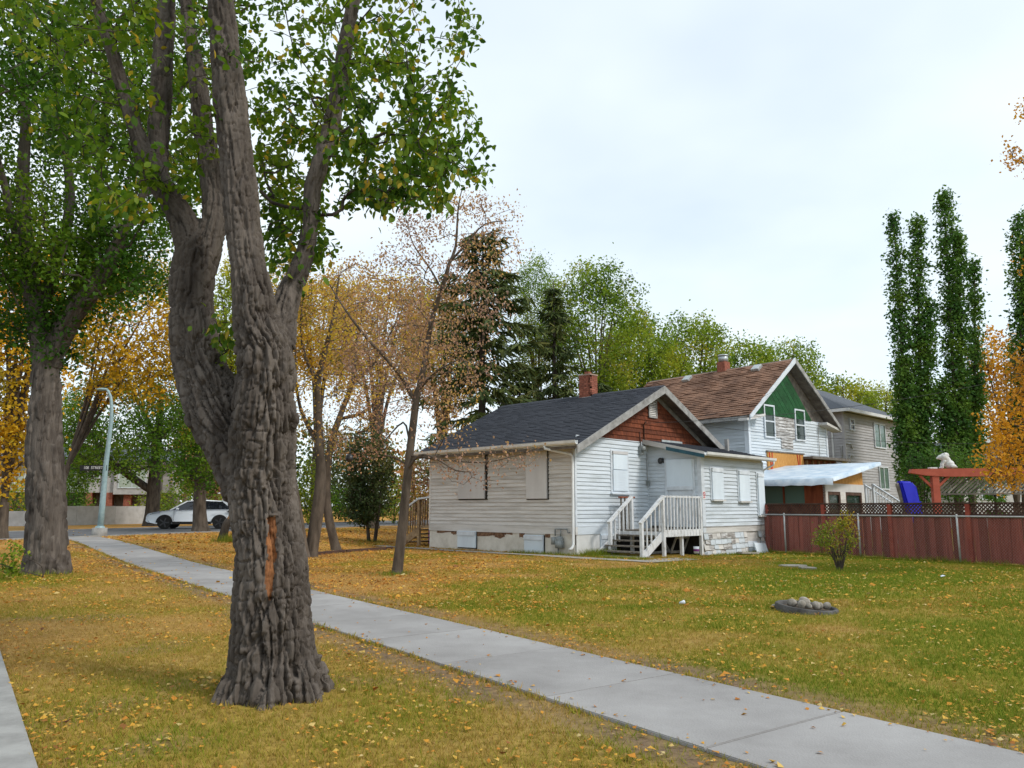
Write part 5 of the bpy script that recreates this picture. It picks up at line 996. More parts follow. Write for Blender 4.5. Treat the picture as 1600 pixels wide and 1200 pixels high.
# ================================================================== NEIGHBOURS
def window(par, fr, x0, x1, z0, z1, y, m='glass', split='h', fm='trim'):
    """window on a wall facing local -y"""
    w_ = MB(); t = .07
    for (a, b_, c, d) in [(x0 - t, x1 + t, z0 - t, z0), (x0 - t, x1 + t, z1, z1 + t), (x0 - t, x0, z0, z1), (x1, x1 + t, z0, z1)]: w_.box(a, b_, y - .06, y, c, d)
    o = w_.build('window', M[fm], par)
    if split == 'h':
        zm = (z0 + z1) / 2; MB().box(x0, x1, y - .055, y - .01, zm - .03, zm + .03).build('sash', M[fm], o); panes = [(x0, x1, z0, zm - .03), (x0, x1, zm + .03, z1)]
    elif split == 'v':
        xm = (x0 + x1) / 2; MB().box(xm - .035, xm + .035, y - .055, y - .01, z0, z1).build('sash', M[fm], o); panes = [(x0, xm - .035, z0, z1), (xm + .035, x1, z0, z1)]
    else: panes = [(x0, x1, z0, z1)]
    for (a, b_, c, d) in panes: MB().add([(a, y - .02, c), (b_, y - .02, c), (b_, y - .02, d), (a, y - .02, d)], [(0, 1, 2, 3)]).build('pane', M[m], o)
    return o
# ---- white house with the green gable
A = P(1228, 562, 34); N1 = thing('gabled_house', 'old white two-storey house with brown roof and green gable', 'house', (float(A[0]), float(A[1]), 0), R(40)); PAR = N1
RZ1, WL1, EZ1 = float(A[2]), 7.4, 5.42
MB().box(-3.2, 3.25, .06, WL1, 0, 5.3).ext([(-3.2, .06, 5.3), (3.25, .06, 5.3), (.02, .06, RZ1 - .25)], (0, WL1 - .1, 0)).build('wall_core', M['soffit'], N1)
z = 2.2
while z < 5.30:
    board_y(.05, -3.2, 3.25, z, .13, 'white'); z += .13
z = 2.2
while z < 5.30: board_x(-3.2, .06, WL1, z, .13, 'white'); z += .13
MB().box(-3.25, -3.1, .0, .2, 2.2, 5.3).build('corner_board', M['trim'], N1); MB().box(3.15, 3.3, .0, .2, 2.2, 5.3).build('corner_board', M['trim'], N1)
sl1 = (RZ1 - 5.30) / 3.55
# green gable of raked boards
gb = []
for k in range(-9, 17):
    c0 = -3.4 + k * .34; poly = []
    def clip(poly, a, b_, c):                 # keep a*x+b*z<=c
        out = []
        for i in range(len(poly)):
            p, q_ = poly[i], poly[(i + 1) % len(poly)]; dp = a * p[0] + b_ * p[1] - c; dq = a * q_[0] + b_ * q_[1] - c
            if dp <= 0: out.append(p)
            if dp * dq < 0: t = dp / (dp - dq); out.append((p[0] + (q_[0] - p[0]) * t, p[1] + (q_[1] - p[1]) * t))
        return out
    dxz = 1.0; poly = [(c0, 4.9), (c0 + .325, 4.9), (c0 + .325 - 3.4 * dxz, 8.3), (c0 - 3.4 * dxz, 8.3)]
    poly = clip(poly, 0, -1, -5.34); poly = clip(poly, sl1, 1, RZ1 - .22); poly = clip(poly, -sl1, 1, RZ1 - .22)
    if len(poly) >= 3: MB().ext([(p[0], .03, p[1]) for p in poly], (0, -.03 - random.uniform(0, .015), 0)).build('gable_board', M['green'], N1)
def rp1(u, y, s_): return (s_ * u, y, RZ1 - sl1 * u)
for s_ in (-1, 1):
    e = rp1(3.75, 0, s_); MB().ext([(0, -.42, RZ1), (e[0], -.42, e[2]), (e[0], -.42, e[2] - .14), (0, -.42, RZ1 - .17)], (0, WL1 + .9, 0)).build('roof_deck', M['soffit'], N1)
    MB().ext([(0, -.47, RZ1 + .03), (e[0] + s_ * .03, -.47, e[2] + .0), (e[0] + s_ * .03, -.47, e[2] - .2), (0, -.47, RZ1 - .22)], (0, .048, 0)).build('barge_board', M['trim'] if s_ < 0 else M['barge'], N1)
v1 = np.array([1, 0, sl1]); lv1 = 3.75 * np.linalg.norm(v1); v1 = v1 / np.linalg.norm(v1); n1_ = np.array([-v1[2], 0, v1[0]])
shingles(N1, 'roof_shingles', M['brownshingle'], np.array([-3.75, WL1 + .48, RZ1 - sl1 * 3.75]) + n1_ * .004, (0, -1, 0), v1, WL1 + .92, lv1, n1_, course=.17, tab=.36, thick=.02, jit=.6)
shingles(N1, 'roof_shingles', M['brownshingle'], np.array([3.75, -.44, RZ1 - sl1 * 3.75]) + np.array([v1[2], 0, v1[0]]) * .004, (0, 1, 0), np.array([-v1[0], 0, v1[2]]), WL1 + .92, lv1, np.array([v1[2], 0, v1[0]]), course=.2, tab=.45, thick=.02)
MB().box(-3.75, -3.2, -.3, WL1, 5.06, 5.10).build('soffit', M['white_old'], N1); MB().box(-3.80, -3.76, -.3, WL1 + .4, 4.98, 5.12).build('fascia', M['barge'], N1)
for s_ in (-1, 1): MB().ext([(s_ * 3.9, -.40, 5.02), (s_ * 2.55, -.40, 5.30), (s_ * 2.55, -.40, 5.18), (s_ * 3.9, -.40, 4.92)], (0, .45, 0)).build('eave_return', M['white_old'], N1)
window(N1, None, -1.98, -1.29, 4.42, 5.72, .02); window(N1, None, .50, 1.22, 4.42, 5.72, .02)
z = 4.4
while z < 5.25: board_y(.022, -1.18, .40, z, .13, 'peel', 'worn_board'); z += .13
z = 3.95
while z < 4.35: board_y(.02, -.75, .2, z, .13, 'peel', 'worn_board'); z += .13
MB().box(-1.95, .95, -.04, .03, 2.4, 3.74).build('sheathing_panel', M['osb'], N1)
for xx in (-1.85, .40):
    for k in range(2): MB().beam((xx + k * .22, -.055, 3.72), (xx + .12 + k * .05, -.055, 3.0), .05, .012, (0, -1, 0)).build('spray_mark', M['redpaint'], N1)
MB().box(-2.0, 1.0, -.07, .04, 3.74, 3.80).build('torn_trim', M['soffit'], N1)
# unfinished lean-to framing right of the sheathing
fr_ = MB().box(1.0, 3.9, -.01, .03, 2.6, 3.55).build('exposed_wall', M['redbrown'], N1)
for k in range(6): MB().box(1.1 + k * .52, 1.2 + k * .52, -.10, -.011, 2.5, 3.5).build('stud', M['rawwood'], fr_)
MB().box(.9, 4.4, -.5, .02, 3.55, 3.66).build('rafter_board', M['soffit'], fr_); MB().beam((4.1, -.3, 3.6), (5.6, -.3, 2.6), .2, .08).build('sloped_rail', M['white_old'], fr_)
c1 = MB().box(-.22, .22, 3.08, 3.52, RZ1 - .5, RZ1 + .36).build('chimney', M['brick'], N1); MB().tube([(0, 3.3, RZ1 + .38), (0, 3.3, RZ1 + .66)], .23, 14).tube([(0, 3.3, RZ1 + .66), (0, 3.3, RZ1 + .72)], [.27, .24], 14).build('chimney_cap', M['tin'], c1, True)
for y in (1.2, 5.1):
    b_ = MB().box(-.22, .22, -.2, .2, 0, .16).build('roof_vent', M['tin'], N1, bevel=.02); b_.location = (-.45, y, RZ1 - .45 * sl1 + .0); b_.rotation_euler = (0, -math.atan(sl1), 0)
MB().tube([(2.4, -.03, 5.2), (2.4, -.03, 3.7)], .015, 5).build('conduit', M['barge'], N1)
# ---- grey two-storey house with hip roof
C2 = P(1316, 640, 40); N2 = thing('grey_house', 'grey vinyl-sided two-storey house with hip roof behind the white gabled one', 'house', (float(C2[0]), float(C2[1]), 0), R(44)); PAR = N2
W2, D2, E2 = 9.3, 7.0, 6.45
MB().box(.02, W2 - .02, .02, D2, 0, E2 - .05).build('wall_core', M['soffit'], N2)
z = .2
while z < E2 - .1: board_y(0, 0, W2, z, .15, 'greysiding', 'siding_course'); board_x(0, .02, D2, z, .15, 'greysiding', 'siding_course'); z += .15
MB().box(-.05, .08, -.05, .08, 0, E2).build('corner_board', M['greysiding'], N2)
ov = .45; rf = MB(); rh2 = 2.0
rf.add([(-ov, -ov, E2), (W2 + ov, -ov, E2), (W2 + ov, D2 + ov, E2), (-ov, D2 + ov, E2), (3.2, D2 / 2, E2 + rh2), (W2 - 3.2, D2 / 2, E2 + rh2)], [(0, 1, 5, 4), (1, 2, 5), (2, 3, 4, 5), (3, 0, 4), (3, 2, 1, 0)])
rf2 = rf.build('roof', M['slateroof'], N2)
for (a, b_, c, d) in [(-ov - .03, W2 + ov + .03, -ov - .12, -ov - .0), (-ov - .12, -ov, -ov, D2 + ov)]: MB().box(a, b_, c, d, E2 - .13, E2 + .03).build('gutter', M['gutter'], N2)
MB().box(-ov, W2 + ov, -ov, -.03, E2 - .05, E2 - .02).build('soffit', M['white_old'], N2); MB().box(-ov, -.03, -.028, D2, E2 - .05, E2 - .02).build('soffit', M['white_old'], N2)
window(N2, None, .78, 1.20, 5.5, 6.0, -.03, 'glass'); window(N2, None, 3.95, 5.45, 4.75, 6.02, -.03, 'glassgreen', 'v'); window(N2, None, 6.75, 7.25, 4.62, 5.9, -.03, 'glass', 'n')
window(N2, None, 4.25, 5.45, 2.45, 3.6, -.03, 'glassgreen', 'v'); window(N2, None, 6.8, 7.1, 2.4, 3.6, -.03, 'glass', 'n')
MB().tube([(-.1, .55, E2 - .1), (-.1, .55, E2 - .5), (-.06, .6, E2 - .7), (-.06, .6, .3)], .05, 7).build('downspout', M['gutter'], N2)
MB().tube([(-.07, .15, 3.4), (-.07, .15, 4.55), (.05, -.07, 4.7), (.6, -.07, 4.7), (.75, -.07, 4.45)], .03, 6).build('conduit', M['galv'], N2, True)
MB().tube([(.35, -.07, 3.3), (.35, -.07, 4.0), (.45, -.07, 4.1), (.9, -.07, 4.1)], .03, 6).build('conduit', M['galv'], N2, True)
# ---- shed with tarpaulin roof
SC = P(1288, 760, 28); SH = thing('tarp_shed', 'low wooden shed with pale blue tarpaulin roof behind the red fence', 'shed', (float(SC[0]), float(SC[1]), 0), R(46))
def sz(x): return 2.46 + (x + .3) * .155
MB().box(.05, 3.9, .05, 3.6, 0, 1.0).build('shed_base', M['redbrown'], SH)
MB().box(.02, .10, .02, 3.6, .0, 1.5).build('shed_wall', M['redbrown'], SH)
for (y0, y1) in [(0, .75), (3.2, 3.65)]: MB().box(0.0, .09, y0, y1, 1.5, 2.36).build('shed_wall', M['redbrown'], SH)
MB().add([(.05, .75, 1.5), (.05, 3.2, 1.5), (.05, 3.2, 2.36), (.05, .75, 2.36)], [(3, 2, 1, 0)]).build('window_glass', M['glassgreen'], SH)
for y in (1.55, 2.4): MB().box(.0, .06, y - .03, y + .03, 1.5, 2.36).build('mullion', M['redbrown'], SH)
MB().box(.07, .3, 2.3, 3.0, 1.45, 1.95).build('stored_panel', M['rawwood'], SH)
MB().box(.0, 3.9, .0, .06, 1.98, 2.28).build('shed_header', M['ply_old'], SH)
MB().ext([(.75, .02, 2.28), (3.85, .02, 2.28), (3.85, .02, sz(3.85) - .08), (.75, .02, sz(.75) - .02 - .08)], (0, .05, 0)).build('plywood_gable', M['osb'], SH)
for (a, b_) in [(0, .28), (1.45, 1.95), (3.6, 3.9)]: MB().box(a, b_, 0, .06, 1.0, 1.98).build('shed_stud_wall', M['white_old'], SH)
for (a, b_) in [(.28, 1.45), (1.95, 3.6)]:
    MB().add([(a, .06, 1.0), (b_, .06, 1.0), (b_, .06, 1.98), (a, .06, 1.98)], [(0, 1, 2, 3)]).build('window_glass', M['glass'], SH); MB().box(a, a + .12, .01, .07, 1.0, 1.98).box(b_ - .12, b_, .01, .07, 1.0, 1.98).box(a + .12, b_ - .12, .01, .07, 1.86, 1.98).build('window_surround', M['fencedark'], SH)
tn = 18; tv = []; tf = []
for i in range(tn + 1):
    for j in range(tn + 1):
        x = -.45 + 4.95 * i / tn; y = -.5 + 4.6 * j / tn; tv.append((x, y, sz(x) + random.uniform(-.004, .004) - (.012 * math.sin(j * math.pi / tn * 3) ** 2)))
for i in range(tn):
    for j in range(tn): a = i * (tn + 1) + j; tf.append((a, a + tn + 1, a + tn + 2, a + 1))
nb_ = len(tv)
for j in range(tn + 1): x, y, z_ = tv[j]; tv.append((x - .02 + random.uniform(-.03, .02), y, z_ - .24 + random.uniform(-.02, .02)))
for j in range(tn): tf.append((j, j + 1, nb_ + j + 1, nb_ + j))
nb2 = len(tv)
for i in range(tn + 1): x, y, z_ = tv[i * (tn + 1)]; tv.append((x, y - .02, z_ - .13 + random.uniform(-.01, .01)))
for i in range(tn): tf.append((i * (tn + 1), nb2 + i, nb2 + i + 1, (i + 1) * (tn + 1)))
MB().add(tv, tf).build('tarp_roof', M['tarp'], SH, True)
# ---- white stair railing of the grey house, blue slide
SR = thing('stair_railing', 'white metal stair railing beside the grey house', 'railing', tuple(float(v) for v in P(1364, 800, 33)), R(20))
p0 = P(1364, 757, 33) - P(1364, 800, 33); p1 = P(1412, 788, 31.5) - P(1364, 800, 33)
rzm = Matrix.Rotation(-R(20), 3, 'Z'); p0 = rzm @ Vector(p0); p1 = rzm @ Vector(p1)
for off in ((0, 0, 0), (.55, 1.0, 0)):
    o_ = Vector(off); MB().beam(p0 + o_, p1 + o_, .06, .06).beam(p0 + o_ - Vector((0, 0, .85)), p1 + o_ - Vector((0, 0, .85)), .05, .05).build('rail', M['trim'], SR)
    for k in range(11): a = p0.lerp(p1, k / 10) + o_; MB().beam(a - Vector((0, 0, .85)), a, .028, .028).build('spindle', M['trim'], SR)
    for a in (p0, p1): MB().beam(a + o_ + Vector((0, 0, .03)), Vector((a.x + off[0], a.y + off[1], -1.3)), .09, .09).build('post', M['trim'], SR)
BS = thing('blue_slide', 'royal blue plastic slide panel leaning beside the grey house', 'slide', tuple(float(v) for v in P(1425, 812, 28)), R(12))
a = P(1401, 752, 28) - P(1425, 812, 28); prof = []
MB().ext([(-.12, -.18, -.1), (.40, -.18, -.1), (.24, -.12, 1.15), (.10, -.05, 1.36), (-.38, -.05, 1.38)], (0, .30, 0)).build('slide_panel', M['blue'], BS, bevel=.05)
MB().box(.22, .36, -.10, .06, .45, .65).build('slide_lug', M['blue'], BS); MB().beam((-.42, .1, 1.30), (-.10, .1, -.1), .10, .08).build('slide_support', M['slat'], BS)
# ================================================================== FENCES on the right
FA = np.array([8.95, 27.5]); FB = np.array([13.39, 20.58]); FD = (FB - FA) / np.linalg.norm(FB - FA); FRZ = math.atan2(FD[1], FD[0])
WF = thing('board_fence', 'dark red board fence with lattice top running to the right edge', 'fence', (float(FA[0]), float(FA[1]), -.12), FRZ)
FLEN = 11.5; FT = 1.66
bdm = MB().box(0, 1, -.011, .011, 0, 1).mesh('fence_board'); bdm.materials.append(M['fence'])
x = -.6; k = 0
while x < FLEN:
    w_ = random.choice([.14, .14, .18, .24, .28]); dp = 0 if k % 2 else .024
    inst(bdm, 'fence_board', WF, (x, .06 + dp + random.uniform(-.004, .004), .02 + random.uniform(0, .03)), (random.uniform(-.008, .008), random.uniform(-.008, .008), 0), (w_ - (.002 if k % 3 else .008), 1, 1.23)); x += w_; k += 1
MB().box(-.6, FLEN, .02, .05, 1.24, 1.34).build('rail', M['fencedark'], WF); MB().box(-.6, FLEN, .0, .12, FT - .04, FT).build('cap_rail', M['fencedark'], WF); MB().box(-.6, FLEN, .10, .14, .2, .3).build('rail', M['fencedark'], WF)
lt_ = MB(); x = -.6
while x < FLEN:
    for s_ in (-1, 1):
        xa, xb = (x, x + .30) if s_ > 0 else (x + .30, x); lt_.beam((xa, .06 + .012 * s_, 1.33), (xb, .06 + .012 * s_, FT - .03), .034, .010, (0, 1, 0))
    x += .105
lt_.build('lattice', M['fencedark'], WF, kind='stuff')
for k in range(6): MB().box(-.05 + k * 2.3, .07 + k * 2.3, -.01, .10, -.1, FT - .045).build('fence_post', M['fencepost'] if k else M['fence'], WF)
CF = thing('chain_link_fence', 'low chain-link fence with steel posts in front of the red fence', 'fence', (float(FA[0] + FD[1] * .28), float(FA[1] - FD[0] * .28), -.12), FRZ)
CF.location.x = float(FA[0] + FD[1] * .28); CF.location.y = float(FA[1] - FD[0] * .28)
for xx in (1.0, 3.75, 6.75, 9.6): MB().tube([(xx, 0, -.1), (xx, 0, 1.30)], .028, 8).ball((xx, 0, 1.31), .032, 8, 4).build('post', M['galv'], CF, True)
MB().tube([(-.5, 0, 1.28), (FLEN, 0, 1.28)], .021, 8).build('top_rail', M['galv'], CF, True)
cl_ = MB(); x = -.5 - 1.2
while x < FLEN:
    for s_ in (-1, 1):
        xa, za, xb, zb = (x, .04, x + 1.2, 1.26) if s_ > 0 else (x + 1.2, .04, x, 1.26)
        if xa < -.5: za += (-.5 - xa) * 1.0167; xa = -.5
        if xb < -.5: zb -= (-.5 - xb) * 1.0167; xb = -.5
        if xa > FLEN or xb > FLEN or zb - za < .05: continue
        cl_.tube([(xa, .004 * s_, za), (xb, .004 * s_, zb)], .0013, 3, False)
    x += .075
cl_.build('wire_mesh', M['wire'], CF, kind='stuff')
# ---- red pergola with raked slats and a white lion statue on its beam
PG = P(1463, 780, 24.5); PE = thing('pergola', 'salmon-red pergola with raked slat screen behind the fence', 'pergola', (float(PG[0]), float(PG[1]), 0), R(-6))
bz_ = P(1463, 738, 24.5)[2]
MB().box(-.10, .10, -.1, .1, -.1, bz_ - .12).build('post', M['pergola'], PE)
MB().ext([(-.75, -.12, bz_ - .02), (-.70, -.12, bz_ + .10), (5.6, -.12, bz_ + .16), (5.6, -.12, bz_ - .12), (0.3, -.12, bz_ - .14), (-.3, -.12, bz_ - .10)], (0, .24, 0)).build('beam', M['pergola'], PE)
MB().beam((-.02, -.02, bz_ - .55), (-.45, -.02, bz_ - .1), .07, .07).build('brace', M['pergola'], PE); MB().beam((.02, -.02, bz_ - .50), (.42, -.02, bz_ - .14), .07, .07).build('brace', M['pergola'], PE)
MB().box(5.2, 5.4, -.1, .1, -.1, bz_ - .1).build('post', M['pergola'], PE)
x = -.7
while x < 5.4:
    za, zb = 1.86, bz_ - .15; xa, xb = x, x + (zb - za) * 1.15
    if xa < .12: za += (.12 - xa) / 1.15; xa = .12
    if zb - za > .06: MB().beam((xa, .12, za), (xb, .12, zb), .05, .012, (0, 1, 0)).build('slat', M['slat'], PE)
    x += .125
MB().box(.12, 5.6, .08, .16, 1.80, 1.85).build('screen_rail', M['slat'], PE)
x = 2.7
while x < 5.4: MB().box(x, x + .16, .1, .125, .2, 1.72).build('picket', M['osb'], PE); x += .19
lp = P(1478, 727, 24.5); st_ = MB(); LB = lambda x, z, r, sc=(1, 1, 1), y=0: st_.ball((x, y, z), r, 14, 10, sc)
for (x, z, r, sc, y) in [(.10, .14, .14, (1.1, .9, 1), 0), (.05, .24, .12, (.9, .85, 1.3), 0), (-.04, .36, .13, (.95, 1, 1), 0), (-.14, .36, .09, (1, .85, .9), 0), (-.22, .335, .05, (1, .9, .8), 0), (.02, .42, .10, (1, 1, .9), 0), (-.03, .47, .03, (1, 1, 1), .08), (-.03, .47, .03, (1, 1, 1), -.08), (.18, .07, .07, (1.4, .8, .9), .1), (.18, .07, .07, (1.4, .8, .9), -.1), (-.14, .03, .04, (1.5, .9, .8), .07), (-.14, .03, .04, (1.5, .9, .8), -.07), (.30, .05, .03, (2.2, .8, .8), .05)]: LB(x, z, r, sc, y)
for y in (.07, -.07): st_.tube([(-.04, y, .26), (-.11, y, .14), (-.12, y, .03)], [.05, .04, .04], 10)
sm_ = st_.mesh('lion'); so = bpy.data.objects.new('lion_tmp', sm_); COL.objects.link(so); mm = so.modifiers.new('r', 'REMESH'); mm.mode = 'VOXEL'; mm.voxel_size = .014; m2 = so.modifiers.new('s', 'SMOOTH'); m2.iterations = 3
dg = bpy.context.evaluated_depsgraph_get(); sm2 = bpy.data.meshes.new_from_object(so.evaluated_get(dg)); bpy.data.objects.remove(so, do_unlink=True); sm2.materials.clear()
LI = link('lion_statue', sm2, M['statue'], None, True); LI.location = (float(lp[0]), float(lp[1]), bz_ + .115); LI.rotation_euler = (0, 0, R(-12)); tag(LI, 'white stone sitting lion statue on top of the pergola beam', 'statue')
o = MB().box(-.12, .12, -.08, .08, 0, .05).build('stone_block', M['statue'], None, bevel=.01); q = P(1457, 730, 24.5); o.location = (float(q[0]), float(q[1]), bz_ + .108); tag(o, 'small pale stone block lying left of the lion statue', 'block')
# far blue-grey house glimpsed at the right edge
FH = thing('distant_house', 'blue-grey roofed house glimpsed through the orange leaves at right', 'house', tuple(float(v) for v in (P(1560, 793, 55)[0], 55, 0)), R(20))
MB().box(-3.5, 4, 0, 6, 0, 4.1).build('wall', M['stucco'], FH); MB().ext([(-4, -.4, 4.1), (4.5, -.4, 4.1), (4.5, 3, 6.0), (-4, 3, 6.0)], (0, .15, .12)).ext([(-4, 6.4, 4.1), (4.5, 6.4, 4.1), (4.5, 3, 6.0), (-4, 3, 6.0)], (0, 0, .14)).build('roof', M['slateroof'], FH)
window(FH, None, -1.5, -.3, 2.0, 3.3, -.01, 'glass', 'v')
# ================================================================== LAWN THINGS
RC = P(1260, 955, 10.9); rz0 = float(gz(RC[0], RC[1]))
def ringmesh(ro, ri, h, n=36):
    mb = MB(); vs = []; fs = []
    for k in range(n):
        a = 6.283 * k / n; ca, sa = math.cos(a), math.sin(a); j = 1 + .012 * math.sin(5 * a)
        vs += [(ro * ca * j, ro * sa * j, 0), (ro * ca * j, ro * sa * j, h - .012), ((ro - .015) * ca, (ro - .015) * sa, h), ((ri + .015) * ca, (ri + .015) * sa, h), (ri * ca, ri * sa, h - .012), (ri * ca, ri * sa, 0)]
    for k in range(n):
        a, b_ = 6 * k, 6 * ((k + 1) % n)
        for j in range(5): fs.append((a + j, b_ + j, b_ + j + 1, a + j + 1))
    return mb.add(vs, fs)
FRg = thing('fire_ring', 'low dark concrete ring lying tilted on the green lawn', 'fire pit', (float(RC[0]), float(RC[1]), rz0 - .02)); FRg.rotation_euler = (R(3), R(4.5), 0)
ringmesh(.41, .35, .095).build('ring', M['ring'], FRg, True); MB().tube([(0, 0, .0), (0, 0, .05)], .335, 24).build('ash_bed', M['earth'], FRg)
stl = [(-.20, -.02, .085, 'large pale rounded stone at the left end of the fire ring'), (-.10, -.12, .075, 'speckled stone at the near left of the stone pile'), (.0, .05, .10, 'highest rounded stone in the middle of the fire ring'), (-.02, -.16, .05, 'small stone at the near rim in the middle of the pile'), (.10, -.10, .075, 'brownish stone right of the middle of the pile'), (.17, -.05, .06, 'lumpy grey stone between brown and dark stones'), (.26, -.06, .072, 'dark stone at the right end of the stone pile')]
for i, (x, y, r_, lab) in enumerate(stl):
    bm = bmesh.new(); bmesh.ops.create_icosphere(bm, subdivisions=3, radius=r_ * .80)
    for v in bm.verts:
        n_ = float(fbm(np.array([[v.co.x * 9 + i * 7, v.co.y * 9, v.co.z * 9]]), 2)[0]); v.co *= .82 + .36 * n_; v.co.z *= .85
    me = bpy.data.meshes.new('stone'); bm.to_mesh(me); bm.free(); o = link('stone', me, M['stone'], None, True); o.location = (float(RC[0]) + x, float(RC[1]) + y, rz0 + .06 + r_ * .42 - x * .07); o.rotation_euler = (i, i * 2, i * 3); tag(o, lab, 'stone', 'stones in the fire ring')
o = MB().ball((0, 0, 0), .055, 8, 6, (1.2, 1, .6)).build('stone', M['stone'], None, True); q = P(1212, 953, 11.15); o.location = (float(q[0]), float(q[1]), rz0 + .03); tag(o, 'grey pebble lying in the grass left of the fire ring', 'stone', 'stones in the fire ring')
q = P(1062, 946, 11.5); o = MB().tube([(0, 0, 0), (0, 0, .08)], [.018, .026], 10).build('paper_cup', M['trim'], None, True); o.location = (float(q[0]), float(q[1]), float(gz(q[0], q[1])) + .03); o.rotation_euler = (R(70), R(20), R(50)); tag(o, 'crumpled white paper cup lying on the lawn', 'cup')
q = P(1471, 902, 16.2); o = MB().ext([(0, 0, 0), (.09, .01, .02), (.07, .08, .03), (.01, .06, .01)], (0, 0, .006)).build('paper_scrap', M['trim'], None); o.location = (float(q[0]), float(q[1]), float(gz(q[0], q[1])) + .04); tag(o, 'white paper scrap on the grass near the red fence', 'litter')
for (px, py, w_, lab) in [(1240, 886, 22, 'flat buried paving stone in the grass near the bush, left'), (1262, 890, 12, 'smaller buried paving stone right of the flat one')]:
    q = gp(px, py, -.1); r_ = pxr(w_, q[1]); o = MB().ext([(r_ * math.cos(a) * random.uniform(.85, 1.1), .3 * math.sin(a) * random.uniform(.8, 1.1), 0) for a in np.linspace(0, 6.283, 10)[:-1]], (0, 0, .05)).build('paving_stone', M['patio'], None); o.location = (float(q[0]), float(q[1]), float(gz(*q)) - .0); o.rotation_euler = (0, 0, .2); tag(o, lab, 'paving stone', 'paving stones in the grass')
# timber edging and round black bundle in the twigs
for i, (a, b_, lab) in enumerate([((470, 868), (538, 862), 'dark timber edging beside the leaning young stems'), ((540, 862), (612, 856), 'dark timber edging leading to the wooden front steps')]):
    A_ = gp(*a, .05); B_ = gp(*b_, .05); p = (float(A_[0]), float(A_[1]), float(gz(*A_)) + .03); q = (float(B_[0]), float(B_[1]), float(gz(*B_)) + .03); o = MB().beam(p, q, .13, .12).build('timber_edging', M['fencedark'], None); tag(o, lab, 'edging', 'timber edging')
q = P(546, 716, 22.9); BB = thing('black_bundle', 'round black bundle caught in the twigs left of the house', 'bundle', tuple(float(v) for v in q)); MB().ball((0, 0, 0), .12, 12, 8, (1, .9, 1.05)).build('bag', M['black'], BB, True); MB().tube([(0, 0, .10), (.02, 0, .18), (-.02, 0, .5)], [.03, .014, .006], 6).build('bag_knot', M['black'], BB, True)
# ================================================================== ACROSS THE STREET
# ---- street lamp with name blades
LPp = gp(155, 838); LPt = thing('street_lamp', 'teal-grey steel street lamp with curved arm and street name sign', 'street lamp', (float(LPp[0]), float(LPp[1]), .18))
LY = float(LPp[1])
def_ = lambda px, py: np.array(P(px, py, LY)) - np.array([LPp[0], LY, .18])
pts = [def_(156, 832), def_(160, 790), def_(165, 730), def_(170, 690), def_(174, 655), def_(174.5, 635), def_(173, 620), def_(169, 611), def_(163, 608)]
MB().tube([tuple(p) for p in pts], [.125, .12, .105, .09, .078, .07, .062, .055, .05], 12).build('pole', M['lamp'], LPt, True)
hd = def_(160, 608.5); MB().ball(tuple(hd), .16, 12, 6, (1.7, .8, .45)).build('lamp_head', M['lamp'], LPt, True)
MB().tube([(0, 0, -.2), (0, 0, .36)], [.32, .30], 14).build('concrete_base', M['kerb'], LPt, True, bevel=0)
MB().tube([(0, 0, .36), (0, 0, .44)], [.2, .16], 12).build('base_flange', M['lamp'], LPt)
sb = def_(146, 731); bl_ = MB().box(-.62, .62, -.012, .012, -.12, .12).build('name_blade', M['signblack'], LPt); bl_.location = (float(sb[0]), -.0, float(sb[2])); bl_.rotation_euler = (0, 0, R(-6))
cu = bpy.data.curves.new('lettering', 'FONT'); cu.body = '108  STREET'; cu.size = .17; cu.align_x = 'CENTER'; cu.align_y = 'CENTER'; cu.extrude = .002
to = bpy.data.objects.new('tmp_text', cu); COL.objects.link(to); dg = bpy.context.evaluated_depsgraph_get(); tm = bpy.data.meshes.new_from_object(to.evaluated_get(dg)); bpy.data.objects.remove(to, do_unlink=True); tm.materials.clear()
tx = link('lettering', tm, M['signwhite'], bl_); tx.location = (0, -.016, 0); tx.rotation_euler = (R(90), 0, 0)
# ---- pale garden wall in panels
WA = gp(-60, 823); WB = gp(50, 822); WC = gp(233, 818)
for (a, b_, h_, lab) in [(WA, WB, 1.0, 'lower pale grey garden wall at the far left'), (WB, WC, 1.32, 'long pale grey garden wall behind the street lamp')]:
    d = b_ - a; L_ = float(np.linalg.norm(d)); wr = thing('garden_wall', lab, 'wall', (float(a[0]), float(a[1]), .18), math.atan2(d[1], d[0]), 'garden walls across the street'); nP = max(1, int(L_ / 2.4))
    for k in range(nP): MB().box(k * L_ / nP + .012, (k + 1) * L_ / nP - .012, -.06, .06, -.2, h_ + random.uniform(-.01, .01)).build('wall_panel', M['fieldwall'], wr)
    MB().box(0, L_, -.045, .045, -.2, h_ - .05).build('wall_core', M['fieldwall'], wr)
